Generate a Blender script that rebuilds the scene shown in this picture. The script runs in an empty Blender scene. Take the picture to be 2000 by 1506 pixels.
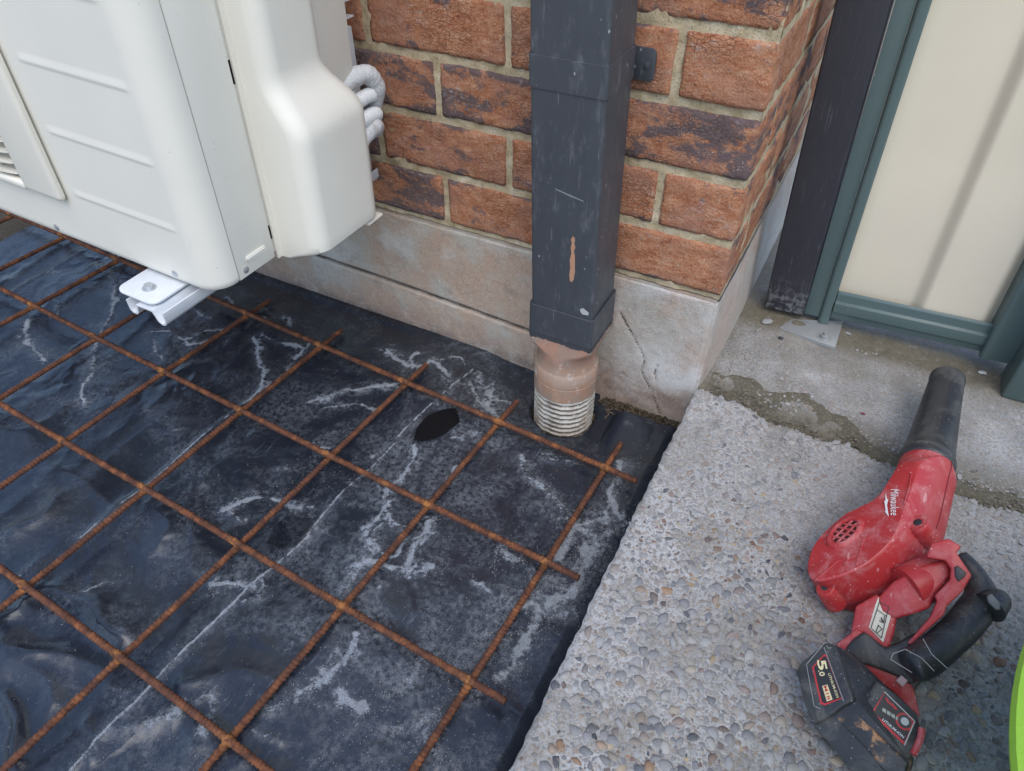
import bpy, bmesh, math, random
import numpy as np
from mathutils import Vector, Matrix, noise as mnoise
R_ = math.radians
random.seed(7); rng = np.random.default_rng(7)
SC = bpy.context.scene; COL = SC.collection

# ------------------------------------------------------------------ camera, sky, sun, exposure
CR = np.array([[0.884104, 0.467273, -0.003969], [0.314015, -0.600378, -0.735487], [-0.346056, 0.649001, -0.677527]])
CC = np.array([0.13103, -0.90348, 0.61949]); CF = 1379.4
cam = bpy.data.objects.new('camera', bpy.data.cameras.new('camera')); COL.objects.link(cam)
cam.data.sensor_width = 36; cam.data.lens = 36*CF/2000; cam.data.clip_start = .02; cam.data.clip_end = 200
M = np.eye(4); M[:3, 0] = CR[0]; M[:3, 1] = -CR[1]; M[:3, 2] = -CR[2]; M[:3, 3] = CC
cam.matrix_world = Matrix(M.tolist()); SC.camera = cam
SUN_EL, SUN_AZ = R_(60), R_(145)           # azimuth clockwise from +y
W = bpy.data.worlds.new('World'); SC.world = W; W.use_nodes = True
nt = W.node_tree; sky = nt.nodes.new('ShaderNodeTexSky'); sky.sky_type = 'NISHITA'; sky.sun_disc = False
sky.sun_elevation = SUN_EL; sky.sun_rotation = SUN_AZ; sky.air_density = 1.0; sky.dust_density = 1.5; sky.ozone_density = 1.0
bg = nt.nodes['Background']; nt.links.new(sky.outputs[0], bg.inputs[0]); bg.inputs[1].default_value = .15
sl = bpy.data.lights.new('sun', 'SUN'); sl.energy = .95; sl.angle = R_(60); sl.color = (1, .95, .87)
so = bpy.data.objects.new('sun', sl); COL.objects.link(so)
sd = Vector((math.sin(SUN_AZ)*math.cos(SUN_EL), math.cos(SUN_AZ)*math.cos(SUN_EL), math.sin(SUN_EL)))
so.rotation_euler = sd.to_track_quat('Z', 'Y').to_euler(); so.location = (0, -2, 5)
SC.view_settings.view_transform = 'Standard'; SC.view_settings.look = 'None'
SC.view_settings.exposure = 0.90; SC.view_settings.gamma = 1; SC.view_settings.use_curve_mapping = False

# ------------------------------------------------------------------ helpers
def ray(u, v): return CR.T @ np.array([(u-1000)/CF, (v-753)/CF, 1.0])
def atz(u, v, z):
    d = ray(u, v); return CC + d*((z-CC[2])/d[2])
def aty(u, v, y):
    d = ray(u, v); return CC + d*((y-CC[1])/d[1])
def atp(u, v, P0, n):
    d = ray(u, v); n = np.array(n, float); return CC + d*(((np.array(P0)-CC) @ n)/(d @ n))
def nrm(a): a = np.array(a, float); return a/np.linalg.norm(a)
ORG = {}
def org(o): return np.array(ORG.get(o.name, (0, 0, 0))) if o else np.zeros(3)
def thing(name, label, cat, loc=(0, 0, 0), rot=None, group=None):
    o = bpy.data.objects.new(name, None); COL.objects.link(o); o.empty_display_size = .03
    o.location = loc; o['label'] = label; o['category'] = cat
    if rot: o.rotation_euler = rot
    else: ORG[o.name] = tuple(loc)
    if group: o['group'] = group
    return o
def tag(o, label=None, cat=None, group=None, kind=None):
    if label: o['label'] = label
    if cat: o['category'] = cat
    if group: o['group'] = group
    if kind: o['kind'] = kind
    return o
def link(name, me, mat, parent=None):
    o = bpy.data.objects.new(name, me); COL.objects.link(o)
    if mat and not me.materials: me.materials.append(mat)
    if parent:
        o.parent = parent
        if parent.name in ORG: ORG[o.name] = ORG[parent.name]
    return o
def finish(me, smooth=True, ang=35):
    if smooth: me.shade_smooth(); me.set_sharp_from_angle(angle=R_(ang))
    return me
def add(name, V, F, mat, parent=None, smooth=True, ang=35):
    V = np.asarray(V, float) - org(parent)
    me = bpy.data.meshes.new(name); me.from_pydata(V.tolist(), [], [tuple(f) for f in F]); me.update()
    return link(name, finish(me, smooth, ang), mat, parent)
def grid_mesh(name, P, mat, parent=None, flip=False):
    """P: (n,m,3) array -> smooth grid"""
    n, m = P.shape[:2]; V = (P.reshape(-1, 3) - org(parent)).astype(np.float32)
    i = np.arange(n*m).reshape(n, m)
    q = np.stack([i[:-1, :-1], i[1:, :-1], i[1:, 1:], i[:-1, 1:]], -1).reshape(-1, 4)
    if flip: q = q[:, ::-1]
    me = bpy.data.meshes.new(name); me.vertices.add(len(V)); me.vertices.foreach_set('co', V.ravel())
    me.loops.add(q.size); me.loops.foreach_set('vertex_index', q.ravel().astype(np.int32))
    me.polygons.add(len(q)); me.polygons.foreach_set('loop_start', np.arange(0, q.size, 4, dtype=np.int32))
    me.update(calc_edges=True); me.validate(); me.shade_smooth()
    return link(name, me, mat, parent)
def tri_mesh(name, V, T, mat, parent=None, col=None, smooth=True):
    V = (np.asarray(V) - org(parent)).astype(np.float32); T = np.asarray(T, np.int32); k = T.shape[1]
    me = bpy.data.meshes.new(name); me.vertices.add(len(V)); me.vertices.foreach_set('co', V.ravel())
    me.loops.add(T.size); me.loops.foreach_set('vertex_index', T.ravel())
    me.polygons.add(len(T)); me.polygons.foreach_set('loop_start', np.arange(0, T.size, k, dtype=np.int32))
    me.update(calc_edges=True)
    if col is not None: vcol(me, 'tint', col)
    if smooth: me.shade_smooth()
    return link(name, me, mat, parent)
def vcol(me, name, col):
    a = me.attributes.new(name, 'FLOAT_COLOR', 'POINT')
    c = np.ones((len(me.vertices), 4), np.float32); c[:, :col.shape[1]] = col
    a.data.foreach_set('color', c.ravel())
def vflt(me, name, val):
    a = me.attributes.new(name, 'FLOAT', 'POINT'); a.data.foreach_set('value', np.asarray(val, np.float32).ravel())
def from_bm(name, bm, mat, parent=None, smooth=True, ang=35):
    o = org(parent)
    if o.any(): bmesh.ops.translate(bm, vec=Vector((-o).tolist()), verts=bm.verts)
    bmesh.ops.recalc_face_normals(bm, faces=bm.faces)
    me = bpy.data.meshes.new(name); bm.to_mesh(me); bm.free()
    return link(name, finish(me, smooth, ang), mat, parent)
def bbox(bm, x0, x1, y0, y1, z0, z1, bev=0, seg=2):
    b2 = bmesh.new(); bmesh.ops.create_cube(b2, size=1)
    for v in b2.verts:
        v.co = Vector(((x0+x1)/2 + v.co.x*(x1-x0), (y0+y1)/2 + v.co.y*(y1-y0), (z0+z1)/2 + v.co.z*(z1-z0)))
    if bev: bmesh.ops.bevel(b2, geom=b2.edges[:], offset=bev, segments=seg, profile=.5, affect='EDGES')
    me = bpy.data.meshes.new('tmp'); b2.to_mesh(me); b2.free(); bm.from_mesh(me); bpy.data.meshes.remove(me)
def box(name, x0, x1, y0, y1, z0, z1, mat, parent=None, bev=.001, seg=2):
    bm = bmesh.new(); bbox(bm, x0, x1, y0, y1, z0, z1, bev, seg); return from_bm(name, bm, mat, parent)
def prism_bm(P, d, bev=0, seg=2):
    """polygon P (k,3) extruded by vector d"""
    bm = bmesh.new(); P = np.asarray(P)
    a = [bm.verts.new(p) for p in P]; b = [bm.verts.new(p+np.asarray(d)) for p in P]; k = len(P)
    bm.faces.new(a); bm.faces.new(b[::-1])
    for i in range(k): bm.faces.new((a[i], b[i], b[(i+1) % k], a[(i+1) % k]))
    bmesh.ops.recalc_face_normals(bm, faces=bm.faces)
    if bev: bmesh.ops.bevel(bm, geom=bm.edges[:], offset=bev, segments=seg, profile=.5, affect='EDGES', clamp_overlap=True)
    return bm
def frames(P):
    P = np.asarray(P, float); T = np.gradient(P, axis=0); T /= np.linalg.norm(T, axis=1)[:, None]
    a = np.array([0, 0, 1.]) if abs(T[0, 2]) < .9 else np.array([1., 0, 0])
    N = np.zeros_like(P); n = np.cross(np.cross(T[0], a), T[0]); n /= np.linalg.norm(n)
    for i in range(len(P)):
        n = n - T[i]*(n @ T[i]); n /= np.linalg.norm(n); N[i] = n
    return T, N, np.cross(T, N)
def tube(P, r, seg=12, cap=True, sq=1.0):
    """swept tube: returns V,F; r scalar/array or (n,seg)"""
    P = np.asarray(P, float); T, N, B = frames(P); n = len(P)
    th = np.linspace(0, 2*np.pi, seg, endpoint=False)
    r = np.broadcast_to(np.asarray(r, float).reshape(-1, 1) if np.ndim(r) == 1 else np.asarray(r, float), (n, seg))
    V = P[:, None]+N[:, None]*(np.cos(th)*r)[..., None]*sq+B[:, None]*(np.sin(th)*r)[..., None]
    F = [(i*seg+j, i*seg+(j+1) % seg, (i+1)*seg+(j+1) % seg, (i+1)*seg+j) for i in range(n-1) for j in range(seg)]
    if cap: F += [tuple(range(seg))[::-1], tuple((n-1)*seg+j for j in range(seg))]
    return V.reshape(-1, 3), F
def spline(P, n):
    """Catmull-Rom through P, n samples"""
    P = np.asarray(P, float); Q = np.vstack([2*P[0]-P[1], P, 2*P[-1]-P[-2]]); out = []
    for t in np.linspace(0, len(P)-1-1e-9, n):
        i = int(t); f = t-i; a, b, c, d = Q[i:i+4]
        out.append(.5*(2*b+(c-a)*f+(2*a-5*b+4*c-d)*f*f+(3*b-a-3*c+d)*f**3))
    return np.array(out)
def vnoise(shape_xy, scale, seed=0):
    """cheap value noise on arrays x,y"""
    x, y = shape_xy; r = np.random.default_rng(seed); G = r.random((256, 256))
    u = x*scale+1000.37; v = y*scale+1000.91; i = np.floor(u).astype(int); j = np.floor(v).astype(int)
    f = u-i; g = v-j; f = f*f*f*(f*(f*6-15)+10); g = g*g*g*(g*(g*6-15)+10)
    a = G[i % 256, j % 256]; b = G[(i+1) % 256, j % 256]; c = G[i % 256, (j+1) % 256]; d = G[(i+1) % 256, (j+1) % 256]
    return (a*(1-f)+b*f)*(1-g)+(c*(1-f)+d*f)*g
def fbm(xy, scale, oct=4, seed=0, rough=.5):
    s = 0; a = 1; t = 0
    for k in range(oct): s = s+a*vnoise(xy, scale*2**k, seed+k); t += a; a *= rough
    return s/t
def smooth01_(t): t = np.clip(t, 0, 1); return t*t*(3-2*t)
def smooth_(t): t = min(1, max(0, t)); return t*t*(3-2*t)
def polydist(X, Y, pl):
    d = np.full(X.shape, 1e9)
    for (ax, ay), (bx, by) in zip(pl[:-1], pl[1:]):
        ux, uy = bx-ax, by-ay; L = ux*ux+uy*uy+1e-12
        t = np.clip(((X-ax)*ux+(Y-ay)*uy)/L, 0, 1); d = np.minimum(d, np.hypot(X-ax-t*ux, Y-ay-t*uy))
    return d

# ------------------------------------------------------------------ materials
class NT:
    def __init__(s, name):
        s.m = bpy.data.materials.new(name); s.m.use_nodes = True; s.t = s.m.node_tree; s.b = s.t.nodes['Principled BSDF']
        s._tc = None
    def n(s, ty, **kw):
        q = s.t.nodes.new(ty)
        for k, v in kw.items(): setattr(q, k, v)
        return q
    def put(s, sock, v):
        if isinstance(v, bpy.types.NodeSocket): s.t.links.new(v, sock)
        elif isinstance(v, (tuple, list)) and len(v) == 3 and sock.type == 'RGBA': sock.default_value = (*v, 1)
        else: sock.default_value = v
    def co(s, kind='Object', scale=(1, 1, 1), rnd=False):
        if not s._tc: s._tc = s.n('ShaderNodeTexCoord')
        o = s._tc.outputs[kind]
        if rnd:
            oi = s.n('ShaderNodeObjectInfo'); q = s.n('ShaderNodeVectorMath', operation='MULTIPLY_ADD')
            cx = s.n('ShaderNodeCombineXYZ')
            for i, f in enumerate((37.1, 91.7, 53.3)): s.put(cx.inputs[i], s.math('MULTIPLY', oi.outputs['Random'], f))
            q2 = s.n('ShaderNodeVectorMath', operation='ADD'); s.put(q2.inputs[0], o); s.put(q2.inputs[1], cx.outputs[0]); o = q2.outputs[0]
        if scale != (1, 1, 1):
            mp = s.n('ShaderNodeMapping'); mp.inputs['Scale'].default_value = scale; s.put(mp.inputs[0], o); o = mp.outputs[0]
        return o
    def noise(s, vec, scale, detail=4, rough=.55, dist=0, out='Fac'):
        q = s.n('ShaderNodeTexNoise'); s.put(q.inputs['Vector'], vec); q.inputs['Scale'].default_value = scale
        q.inputs['Detail'].default_value = detail; q.inputs['Roughness'].default_value = rough; q.inputs['Distortion'].default_value = dist
        return q.outputs[out]
    def voro(s, vec, scale, feat='F1', out='Distance', rand=1):
        q = s.n('ShaderNodeTexVoronoi', feature=feat); s.put(q.inputs['Vector'], vec); q.inputs['Scale'].default_value = scale
        q.inputs['Randomness'].default_value = rand; return q.outputs[out]
    def math(s, op, a, b=0, clamp=False):
        q = s.n('ShaderNodeMath', operation=op, use_clamp=clamp); s.put(q.inputs[0], a); s.put(q.inputs[1], b); return q.outputs[0]
    def step(s, v, a, b):
        q = s.n('ShaderNodeMapRange', interpolation_type='SMOOTHSTEP'); s.put(q.inputs[0], v)
        q.inputs[1].default_value = a; q.inputs[2].default_value = b; return q.outputs[0]
    def mix(s, f, a, b, bt='MIX'):
        q = s.n('ShaderNodeMix', data_type='RGBA', blend_type=bt); s.put(q.inputs[0], f); s.put(q.inputs[6], a); s.put(q.inputs[7], b); return q.outputs[2]
    def ramp(s, f, stops):
        q = s.n('ShaderNodeValToRGB'); s.put(q.inputs[0], f); e = q.color_ramp.elements
        while len(e) < len(stops): e.new(.5)
        for k, (p, c) in zip(e, stops): k.position = p; k.color = (*c, 1) if len(c) == 3 else c
        return q.outputs[0]
    def attr(s, name, out='Fac'):
        q = s.n('ShaderNodeAttribute', attribute_name=name); return q.outputs[out]
    def bump(s, h, dist=.001, strength=1, nrm=None):
        q = s.n('ShaderNodeBump'); s.put(q.inputs['Height'], h); q.inputs['Distance'].default_value = dist; q.inputs['Strength'].default_value = strength
        if nrm: s.put(q.inputs['Normal'], nrm)
        return q.outputs[0]
    def sep(s, v):
        q = s.n('ShaderNodeSeparateXYZ'); s.put(q.inputs[0], v); return q.outputs
    def out(s, base=None, rough=None, nrm=None, metal=None, spec=None, coat=None):
        for k, v in (('Base Color', base), ('Roughness', rough), ('Normal', nrm), ('Metallic', metal), ('Specular IOR Level', spec), ('Coat Weight', coat)):
            if v is not None: s.put(s.b.inputs[k], v)
        return s.m

def painted(name, col, rough=.45, speck=.0, bumpd=.0, dirt=None, dirtcol=(.25, .22, .18), spec=.5):
    m = NT(name); c = m.co('Object'); n1 = m.noise(c, 9, 3); base = m.mix(n1, tuple(x*.93 for x in col), tuple(min(1, x*1.05) for x in col))
    if dirt:
        d = m.step(m.noise(c, 26, 6, .65), 1-dirt, 1.12-dirt); base = m.mix(m.math('MULTIPLY', d, .55), base, dirtcol)
    if speck:
        sp = m.step(m.voro(c, 190), speck, speck-.02); base = m.mix(m.math('MULTIPLY', sp, m.step(m.noise(c, 60, 2), .60, .68)), base, dirtcol)
    h = m.noise(c, 240, 3)
    return m.out(base, m.math('ADD', m.math('MULTIPLY', m.noise(c, 40, 4), .16), rough-.08), m.bump(h, bumpd) if bumpd else None, spec=spec)

def mat_brick(name='fired_brick', off=0):
    m = NT(name); c = m.co('Object', rnd=True); g = m.sep(m.co('Generated'))
    oi = m.n('ShaderNodeObjectInfo').outputs['Random']
    st = m.n('ShaderNodeMapping'); st.inputs['Scale'].default_value = (1, 1, 2.0); m.put(st.inputs[0], c); s = st.outputs[0]
    gr = m.noise(c, 330, 4, .75); gr2 = m.noise(c, 120, 6, .72)
    body = m.ramp(m.math('ADD', m.math('MULTIPLY', m.noise(s, 42, 7, .7), .6), m.math('MULTIPLY', gr, .4)), [(.34, (.19, .070, .044)), (.44, (.41, .16, .080)), (.53, (.52, .25, .14)), (.66, (.62, .38, .25))])
    body = m.mix(m.math('MULTIPLY', m.step(m.noise(c, 12, 3), .42, .66), .55), body, (.36, .19, .14))
    ez = m.math('ABSOLUTE', m.math('SUBTRACT', g[2], .5)); ex = m.math('ABSOLUTE', m.math('SUBTRACT', g[0], .5))
    edge = m.math('MAXIMUM', m.step(ez, .22, .52), m.math('MULTIPLY', m.step(ex, .40, .54), .6))
    burn = m.math('ADD', m.math('MULTIPLY', edge, .095), m.noise(s, 13, 4, .55, .6))
    burn = m.math('ADD', burn, m.math('MULTIPLY', m.math('SUBTRACT', gr2, .5), .42))
    thr = m.math('ADD', .515+off, m.math('MULTIPLY', m.math('SUBTRACT', oi, .35), .16))
    burn = m.step(m.math('SUBTRACT', burn, thr), -.01, .10)
    dark = m.mix(gr2, (.045, .04, .05), (.19, .155, .165))
    base = m.mix(m.math('MULTIPLY', burn, .88), body, dark)
    eff = m.math('MULTIPLY', m.step(m.noise(s, 80, 6, .74), .53, .68), m.step(m.noise(c, 11, 3), .47, .66))
    base = m.mix(m.math('MULTIPLY', eff, .6), base, (.56, .52, .50))
    sp = m.math('MULTIPLY', m.step(m.voro(c, 300), .26, .14), m.step(m.noise(c, 130, 1), .52, .58))
    base = m.mix(m.math('MULTIPLY', sp, .75), base, (.72, .58, .43))
    pit = m.step(m.noise(c, 210, 3, .6), .36, .27); base = m.mix(m.math('MULTIPLY', pit, .7), base, (.07, .035, .025))
    cr = m.voro(s, 105, 'DISTANCE_TO_EDGE'); crk = m.math('MULTIPLY', m.step(cr, .07, 0), m.step(m.noise(c, 9, 2), .44, .6))
    h = m.math('ADD', m.math('ADD', m.math('MULTIPLY', gr, .9), m.math('MULTIPLY', gr2, 1.3)), m.math('MULTIPLY', crk, -.6))
    return m.out(base, .9, m.bump(h, .0030), spec=.25)
def mat_mortar():
    m = NT('sandy_mortar'); c = m.co('Object')
    b = m.ramp(m.noise(c, 45, 6, .65), [(.3, (.33, .26, .15)), (.5, (.49, .405, .265)), (.75, (.62, .55, .42))])
    b = m.mix(m.math('MULTIPLY', m.step(m.noise(c, 420, 2), .55, .7), .5), b, (.14, .11, .07))
    return m.out(b, .95, m.bump(m.math('ADD', m.noise(c, 420, 3, .7), m.noise(c, 60, 3)), .0016), spec=.2)
def mat_plinth():
    m = NT('washed_concrete'); c = m.co('Object'); z = m.sep(c)
    base = m.ramp(m.noise(c, 7, 6, .62, .5), [(.3, (.43, .28, .20)), (.46, (.44, .34, .265)), (.58, (.43, .40, .35)), (.72, (.52, .51, .48))])
    base = m.mix(m.math('MULTIPLY', m.attr('brown'), m.step(m.noise(c, 34, 7, .72), .30, .58)), base, m.mix(m.noise(c, 150, 5, .7), (.17, .115, .085), (.34, .25, .20)))
    low = m.step(z[2], -.165, -.20)
    tan = m.ramp(m.noise(c, 16, 6, .7, .3), [(.3, (.25, .19, .13)), (.55, (.36, .30, .23)), (.75, (.43, .41, .37))])
    base = m.mix(m.math('MULTIPLY', low, .85), base, tan)
    base = m.mix(m.math('MULTIPLY', m.step(m.noise(c, 30, 7, .7), .52, .68), .5), base, (.25, .20, .17))
    base = m.mix(m.math('MULTIPLY', m.step(m.noise(c, 110, 6, .75), .56, .7), .55), base, (.56, .57, .57))
    base = m.mix(m.math('MULTIPLY', m.attr('white'), m.step(m.noise(c, 28, 6, .7), .27, .52)), base, (.64, .635, .62)); base = m.mix(m.step(m.attr('stain'), .1, .75), base, (.065, .052, .04))
    h = m.math('ADD', m.math('MULTIPLY', m.noise(c, 60, 6, .75), .5), m.math('MULTIPLY', m.noise(c, 380, 4, .75), 1.1))
    gsp = m.noise(c, 420, 4, .75); base = m.mix(m.math('MULTIPLY', m.step(gsp, .54, .66), .45), base, (.20, .165, .13)); base = m.mix(m.math('MULTIPLY', m.step(gsp, .46, .36), .4), base, (.60, .59, .56))
    return m.out(base, .9, m.bump(h, .0016), spec=.25)
def mat_cement(name='cement_paste', a=(.285, .287, .282), b=(.45, .455, .45)):
    m = NT(name); c = m.co('Object')
    base = m.mix(m.noise(c, 24, 6, .65), a, b)
    base = m.mix(m.math('MULTIPLY', m.step(m.noise(c, 300, 3, .7), .52, .66), .55), base, tuple(x*.5 for x in a))
    base = m.mix(m.math('MULTIPLY', m.step(m.noise(c, 160, 4, .7), .56, .68), .5), base, (.50, .51, .52))
    base = m.mix(m.math('MULTIPLY', m.attr('pale'), .6), base, (.50, .51, .52))
    vc = m.voro(c, 420, 'F1', 'Color'); vs = m.sep(vc); base = m.mix(m.math('MULTIPLY', m.step(vs[0], .60, .66), .55), base, m.mix(vs[1], (.13, .12, .115), (.36, .27, .19)))
    dirt = m.math('MULTIPLY', m.attr('dirt'), m.step(m.noise(c, 70, 5, .7), .22, .46))
    base = m.mix(dirt, base, m.mix(m.noise(c, 120, 4), (.09, .08, .055), (.21, .19, .145)))
    sp = m.math('MULTIPLY', m.step(m.voro(c, 260), .28, .2), m.attr('speck')); base = m.mix(sp, base, (.03, .03, .035))
    h = m.math('ADD', m.noise(c, 150, 5, .7), m.math('MULTIPLY', m.noise(c, 600, 2, .7), .5))
    return m.out(base, .88, m.bump(h, .0016), spec=.3)
def mat_stone():
    m = NT('pebble'); c = m.co('Object'); t = m.attr('tint', 'Color')
    b = m.mix(m.noise(c, 260, 4, .65), t, m.mix(.5, t, (.05, .05, .055)))
    b = m.mix(m.math('MULTIPLY', m.step(m.noise(c, 330, 4, .7), .53, .68), .45), b, (.42, .43, .44))
    return m.out(b, .72, m.bump(m.noise(c, 700, 3), .0005), spec=.35)
def mat_plastic():
    m = NT('black_polythene'); c = m.co('Object'); d = m.attr('dust')
    fine = m.noise(c, 900, 3, .75); mid = m.noise(c, 130, 5, .7)
    cloud = m.math('MULTIPLY', m.step(m.noise(c, 8, 7, .68, 1.0), .40, .70), m.attr('haze_dust'))
    rag = m.math('ADD', m.math('MULTIPLY', m.math('SUBTRACT', mid, .5), 1.1), m.math('MULTIPLY', m.math('SUBTRACT', m.noise(c, 420, 3, .7), .5), .9))
    crisp = m.math('MULTIPLY', m.step(m.math('ADD', d, rag), .34, .66), m.step(d, .03, .30))
    crisp = m.math('MULTIPLY', crisp, m.math('ADD', .22, m.math('MULTIPLY', m.step(fine, .36, .66), .62)))
    dd = m.math('ADD', m.math('ADD', crisp, m.math('MULTIPLY', d, m.math('MULTIPLY', m.step(m.math('MULTIPLY', fine, mid), .14, .40), .36))), m.math('MULTIPLY', cloud, m.math('MULTIPLY', m.step(m.math('MULTIPLY', fine, mid), .16, .42), .42)), True)
    spk = m.math('MULTIPLY', m.step(m.voro(c, 115), .09, .05), m.step(m.noise(c, 37, 1), .52, .6))
    dd = m.math('ADD', dd, m.math('MULTIPLY', spk, .5), True)
    scr = m.math('MULTIPLY', m.step(m.noise(m.co('Object', (1, .06, 1)), 420, 2), .66, .72), .10)
    dd = m.math('ADD', dd, m.math('MULTIPLY', scr, m.attr('haze_dust')), True)
    film = m.mix(m.noise(c, 6, 3), (.007, .010, .017), (.014, .019, .030))
    base = m.mix(dd, film, m.mix(m.noise(c, 300, 3), (.36, .41, .47), (.55, .61, .68)))
    rough = m.math('ADD', m.math('ADD', .19, m.math('MULTIPLY', m.noise(c, 14, 5), .15)), m.math('MULTIPLY', dd, .45))
    h = m.math('ADD', m.math('MULTIPLY', m.noise(c, 32, 4, .55, .6), 1.0), m.math('MULTIPLY', m.noise(c, 160, 4, .6), .10))
    wv = m.n('ShaderNodeVectorMath', operation='MULTIPLY_ADD'); nz = m.n('ShaderNodeTexNoise'); m.put(nz.inputs['Vector'], c); nz.inputs['Scale'].default_value = 7; nz.inputs['Detail'].default_value = 3
    m.put(wv.inputs[0], nz.outputs['Color']); wv.inputs[1].default_value = (.16, .16, 0); m.put(wv.inputs[2], c)
    fac = m.math('ADD', m.math('MULTIPLY', m.step(m.voro(wv.outputs[0], 8, 'DISTANCE_TO_EDGE'), 0, .22), .6), m.math('MULTIPLY', m.step(m.voro(wv.outputs[0], 19, 'DISTANCE_TO_EDGE'), 0, .3), .22))
    b0 = m.bump(m.math('MULTIPLY', fac, m.step(m.noise(c, 4, 2), .38, .60)), .0045); b1 = m.bump(h, .0010, 1, b0); b2 = m.bump(m.math('MULTIPLY', dd, fine), .0012, 1, b1)
    return m.out(base, rough, b2, spec=.75)
def mat_rust():
    m = NT('rusted_steel'); c = m.co('Object'); w = m.attr('weld')
    b = m.ramp(m.noise(c, 60, 7, .7), [(.28, (.035, .017, .012)), (.45, (.085, .033, .018)), (.57, (.17, .062, .025)), (.72, (.30, .125, .05))])
    b = m.mix(m.math('MULTIPLY', m.step(m.noise(c, 9, 3), .42, .62), .55), b, (.085, .036, .024))
    b = m.mix(m.math('MULTIPLY', w, m.math('MULTIPLY', m.step(m.noise(c, 150, 4), .35, .65), .85)), b, (.38, .16, .045))
    b = m.mix(m.math('MULTIPLY', m.step(m.noise(c, 230, 4, .7), .64, .74), .5), b, (.30, .22, .17))
    return m.out(b, .8, m.bump(m.noise(c, 700, 4, .7), .0006), spec=.35)
def mat_downpipe():
    m = NT('slate_paint'); c = m.co('Object'); b = m.mix(m.noise(m.co('Object', (1, 1, .15)), 60, 4), (.042, .047, .056), (.057, .063, .074))
    sp = m.math('MULTIPLY', m.step(m.voro(m.co('Object', (1, 1, .55)), 120), .16, .10), m.step(m.noise(c, 45, 2), .54, .6)); b = m.mix(m.math('MULTIPLY', sp, .65), b, (.42, .43, .44))
    du = m.math('MULTIPLY', m.step(m.noise(m.co('Object', (1, 1, .3)), 75, 7, .72), .52, .74), .22); b = m.mix(du, b, (.34, .35, .37))
    sc = m.step(m.noise(m.co('Object', (1, 1, .06)), 330, 2), .69, .73); b = m.mix(m.math('MULTIPLY', sc, .2), b, (.35, .36, .38))
    return m.out(b, m.math('ADD', .36, m.math('MULTIPLY', m.noise(c, 30, 4), .2)), m.bump(m.noise(c, 18, 3), .001), spec=.5)
def mat_flaky(name, top, under, lo, hi, scale=42):
    m = NT(name); c = m.co('Object'); n = m.noise(c, scale, 6, .68, .6); f = m.step(n, lo, hi)
    b = m.mix(f, m.mix(m.noise(c, 20, 4), top, tuple(x*.8 for x in top)), under)
    b = m.mix(m.math('MULTIPLY', m.step(m.noise(c, 150, 5), .56, .68), .3), b, (.14, .11, .09))
    b = m.mix(m.math('MULTIPLY', m.step(m.noise(c, 24, 7, .72, .5), .42, .62), .7), b, (.27, .225, .185))
    b = m.mix(m.math('MULTIPLY', m.step(m.noise(m.co('Object', (1, 1, .4)), 90, 4, .7), .58, .70), .4), b, (.60, .55, .50))
    return m.out(b, .62, m.bump(m.math('SUBTRACT', 1, f), .0005), spec=.4)
def mat_post():
    m = NT('dark_brushed_paint'); c = m.co('Object')
    st = m.noise(m.co('Object', (1, 1, .05)), 300, 4, .7); b = m.mix(m.noise(c, 12, 4), (.026, .027, .036), (.040, .040, .050))
    b = m.mix(m.math('MULTIPLY', m.math('MULTIPLY', m.step(st, .57, .72), m.step(m.noise(c, 9, 3), .38, .62)), .32), b, (.34, .34, .37))
    z = m.sep(c)[2]; low = m.math('MULTIPLY', m.step(z, .09, .0), m.step(m.noise(c, 75, 6, .7), .45, .62)); b = m.mix(m.math('MULTIPLY', low, .5), b, (.42, .43, .45))
    return m.out(b, .5, m.bump(st, .0007), spec=.4)
def mat_red():
    m = NT('dusty_red_nylon'); c = m.co('Object'); b = m.mix(m.noise(c, 14, 4), (.36, .026, .030), (.43, .042, .045))
    du = m.math('MULTIPLY', m.step(m.noise(c, 34, 8, .74, .5), .45, .74), .42); b = m.mix(du, b, (.60, .37, .37))
    sc = m.math('MULTIPLY', m.step(m.noise(m.co('Object', (1, .12, .5)), 150, 3, .6), .66, .73), .4); b = m.mix(sc, b, (.70, .48, .46))
    sp = m.math('MULTIPLY', m.step(m.voro(c, 130), .11, .06), .6); b = m.mix(sp, b, (.8, .66, .64))
    return m.out(b, m.math('ADD', .38, m.math('MULTIPLY', du, .8)), m.bump(m.noise(c, 260, 3), .0003), spec=.45)
def mat_blackpl(name, dust=.3, orange=0):
    m = NT(name); c = m.co('Object'); b = m.mix(m.noise(c, 20, 4), (.017, .018, .021), (.034, .036, .041))
    du = m.math('MULTIPLY', m.step(m.noise(c, 24, 7, .7, .6), .44, .78), dust); b = m.mix(du, b, (.33, .32, .28))
    if orange: b = m.mix(m.math('MULTIPLY', m.step(m.noise(c, 33, 6, .68, .4), .50, .57), orange), b, (.42, .21, .085))
    sp = m.math('MULTIPLY', m.step(m.voro(c, 160), .13, .08), .4); b = m.mix(sp, b, (.5, .5, .5))
    return m.out(b, m.math('ADD', .42, m.math('MULTIPLY', du, .6)), m.bump(m.noise(c, 300, 3), .0004), spec=.45)
def mat_dirt(name, a, b):
    m = NT(name); c = m.co('Object'); col = m.mix(m.noise(c, 90, 6, .7), a, b)
    col = m.mix(m.math('MULTIPLY', m.step(m.noise(c, 300, 3), .58, .7), .5), col, (.40, .38, .33))
    return m.out(col, .95, m.bump(m.math('ADD', m.noise(c, 160, 5, .7), m.noise(c, 700, 3)), .002), spec=.2)
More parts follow.
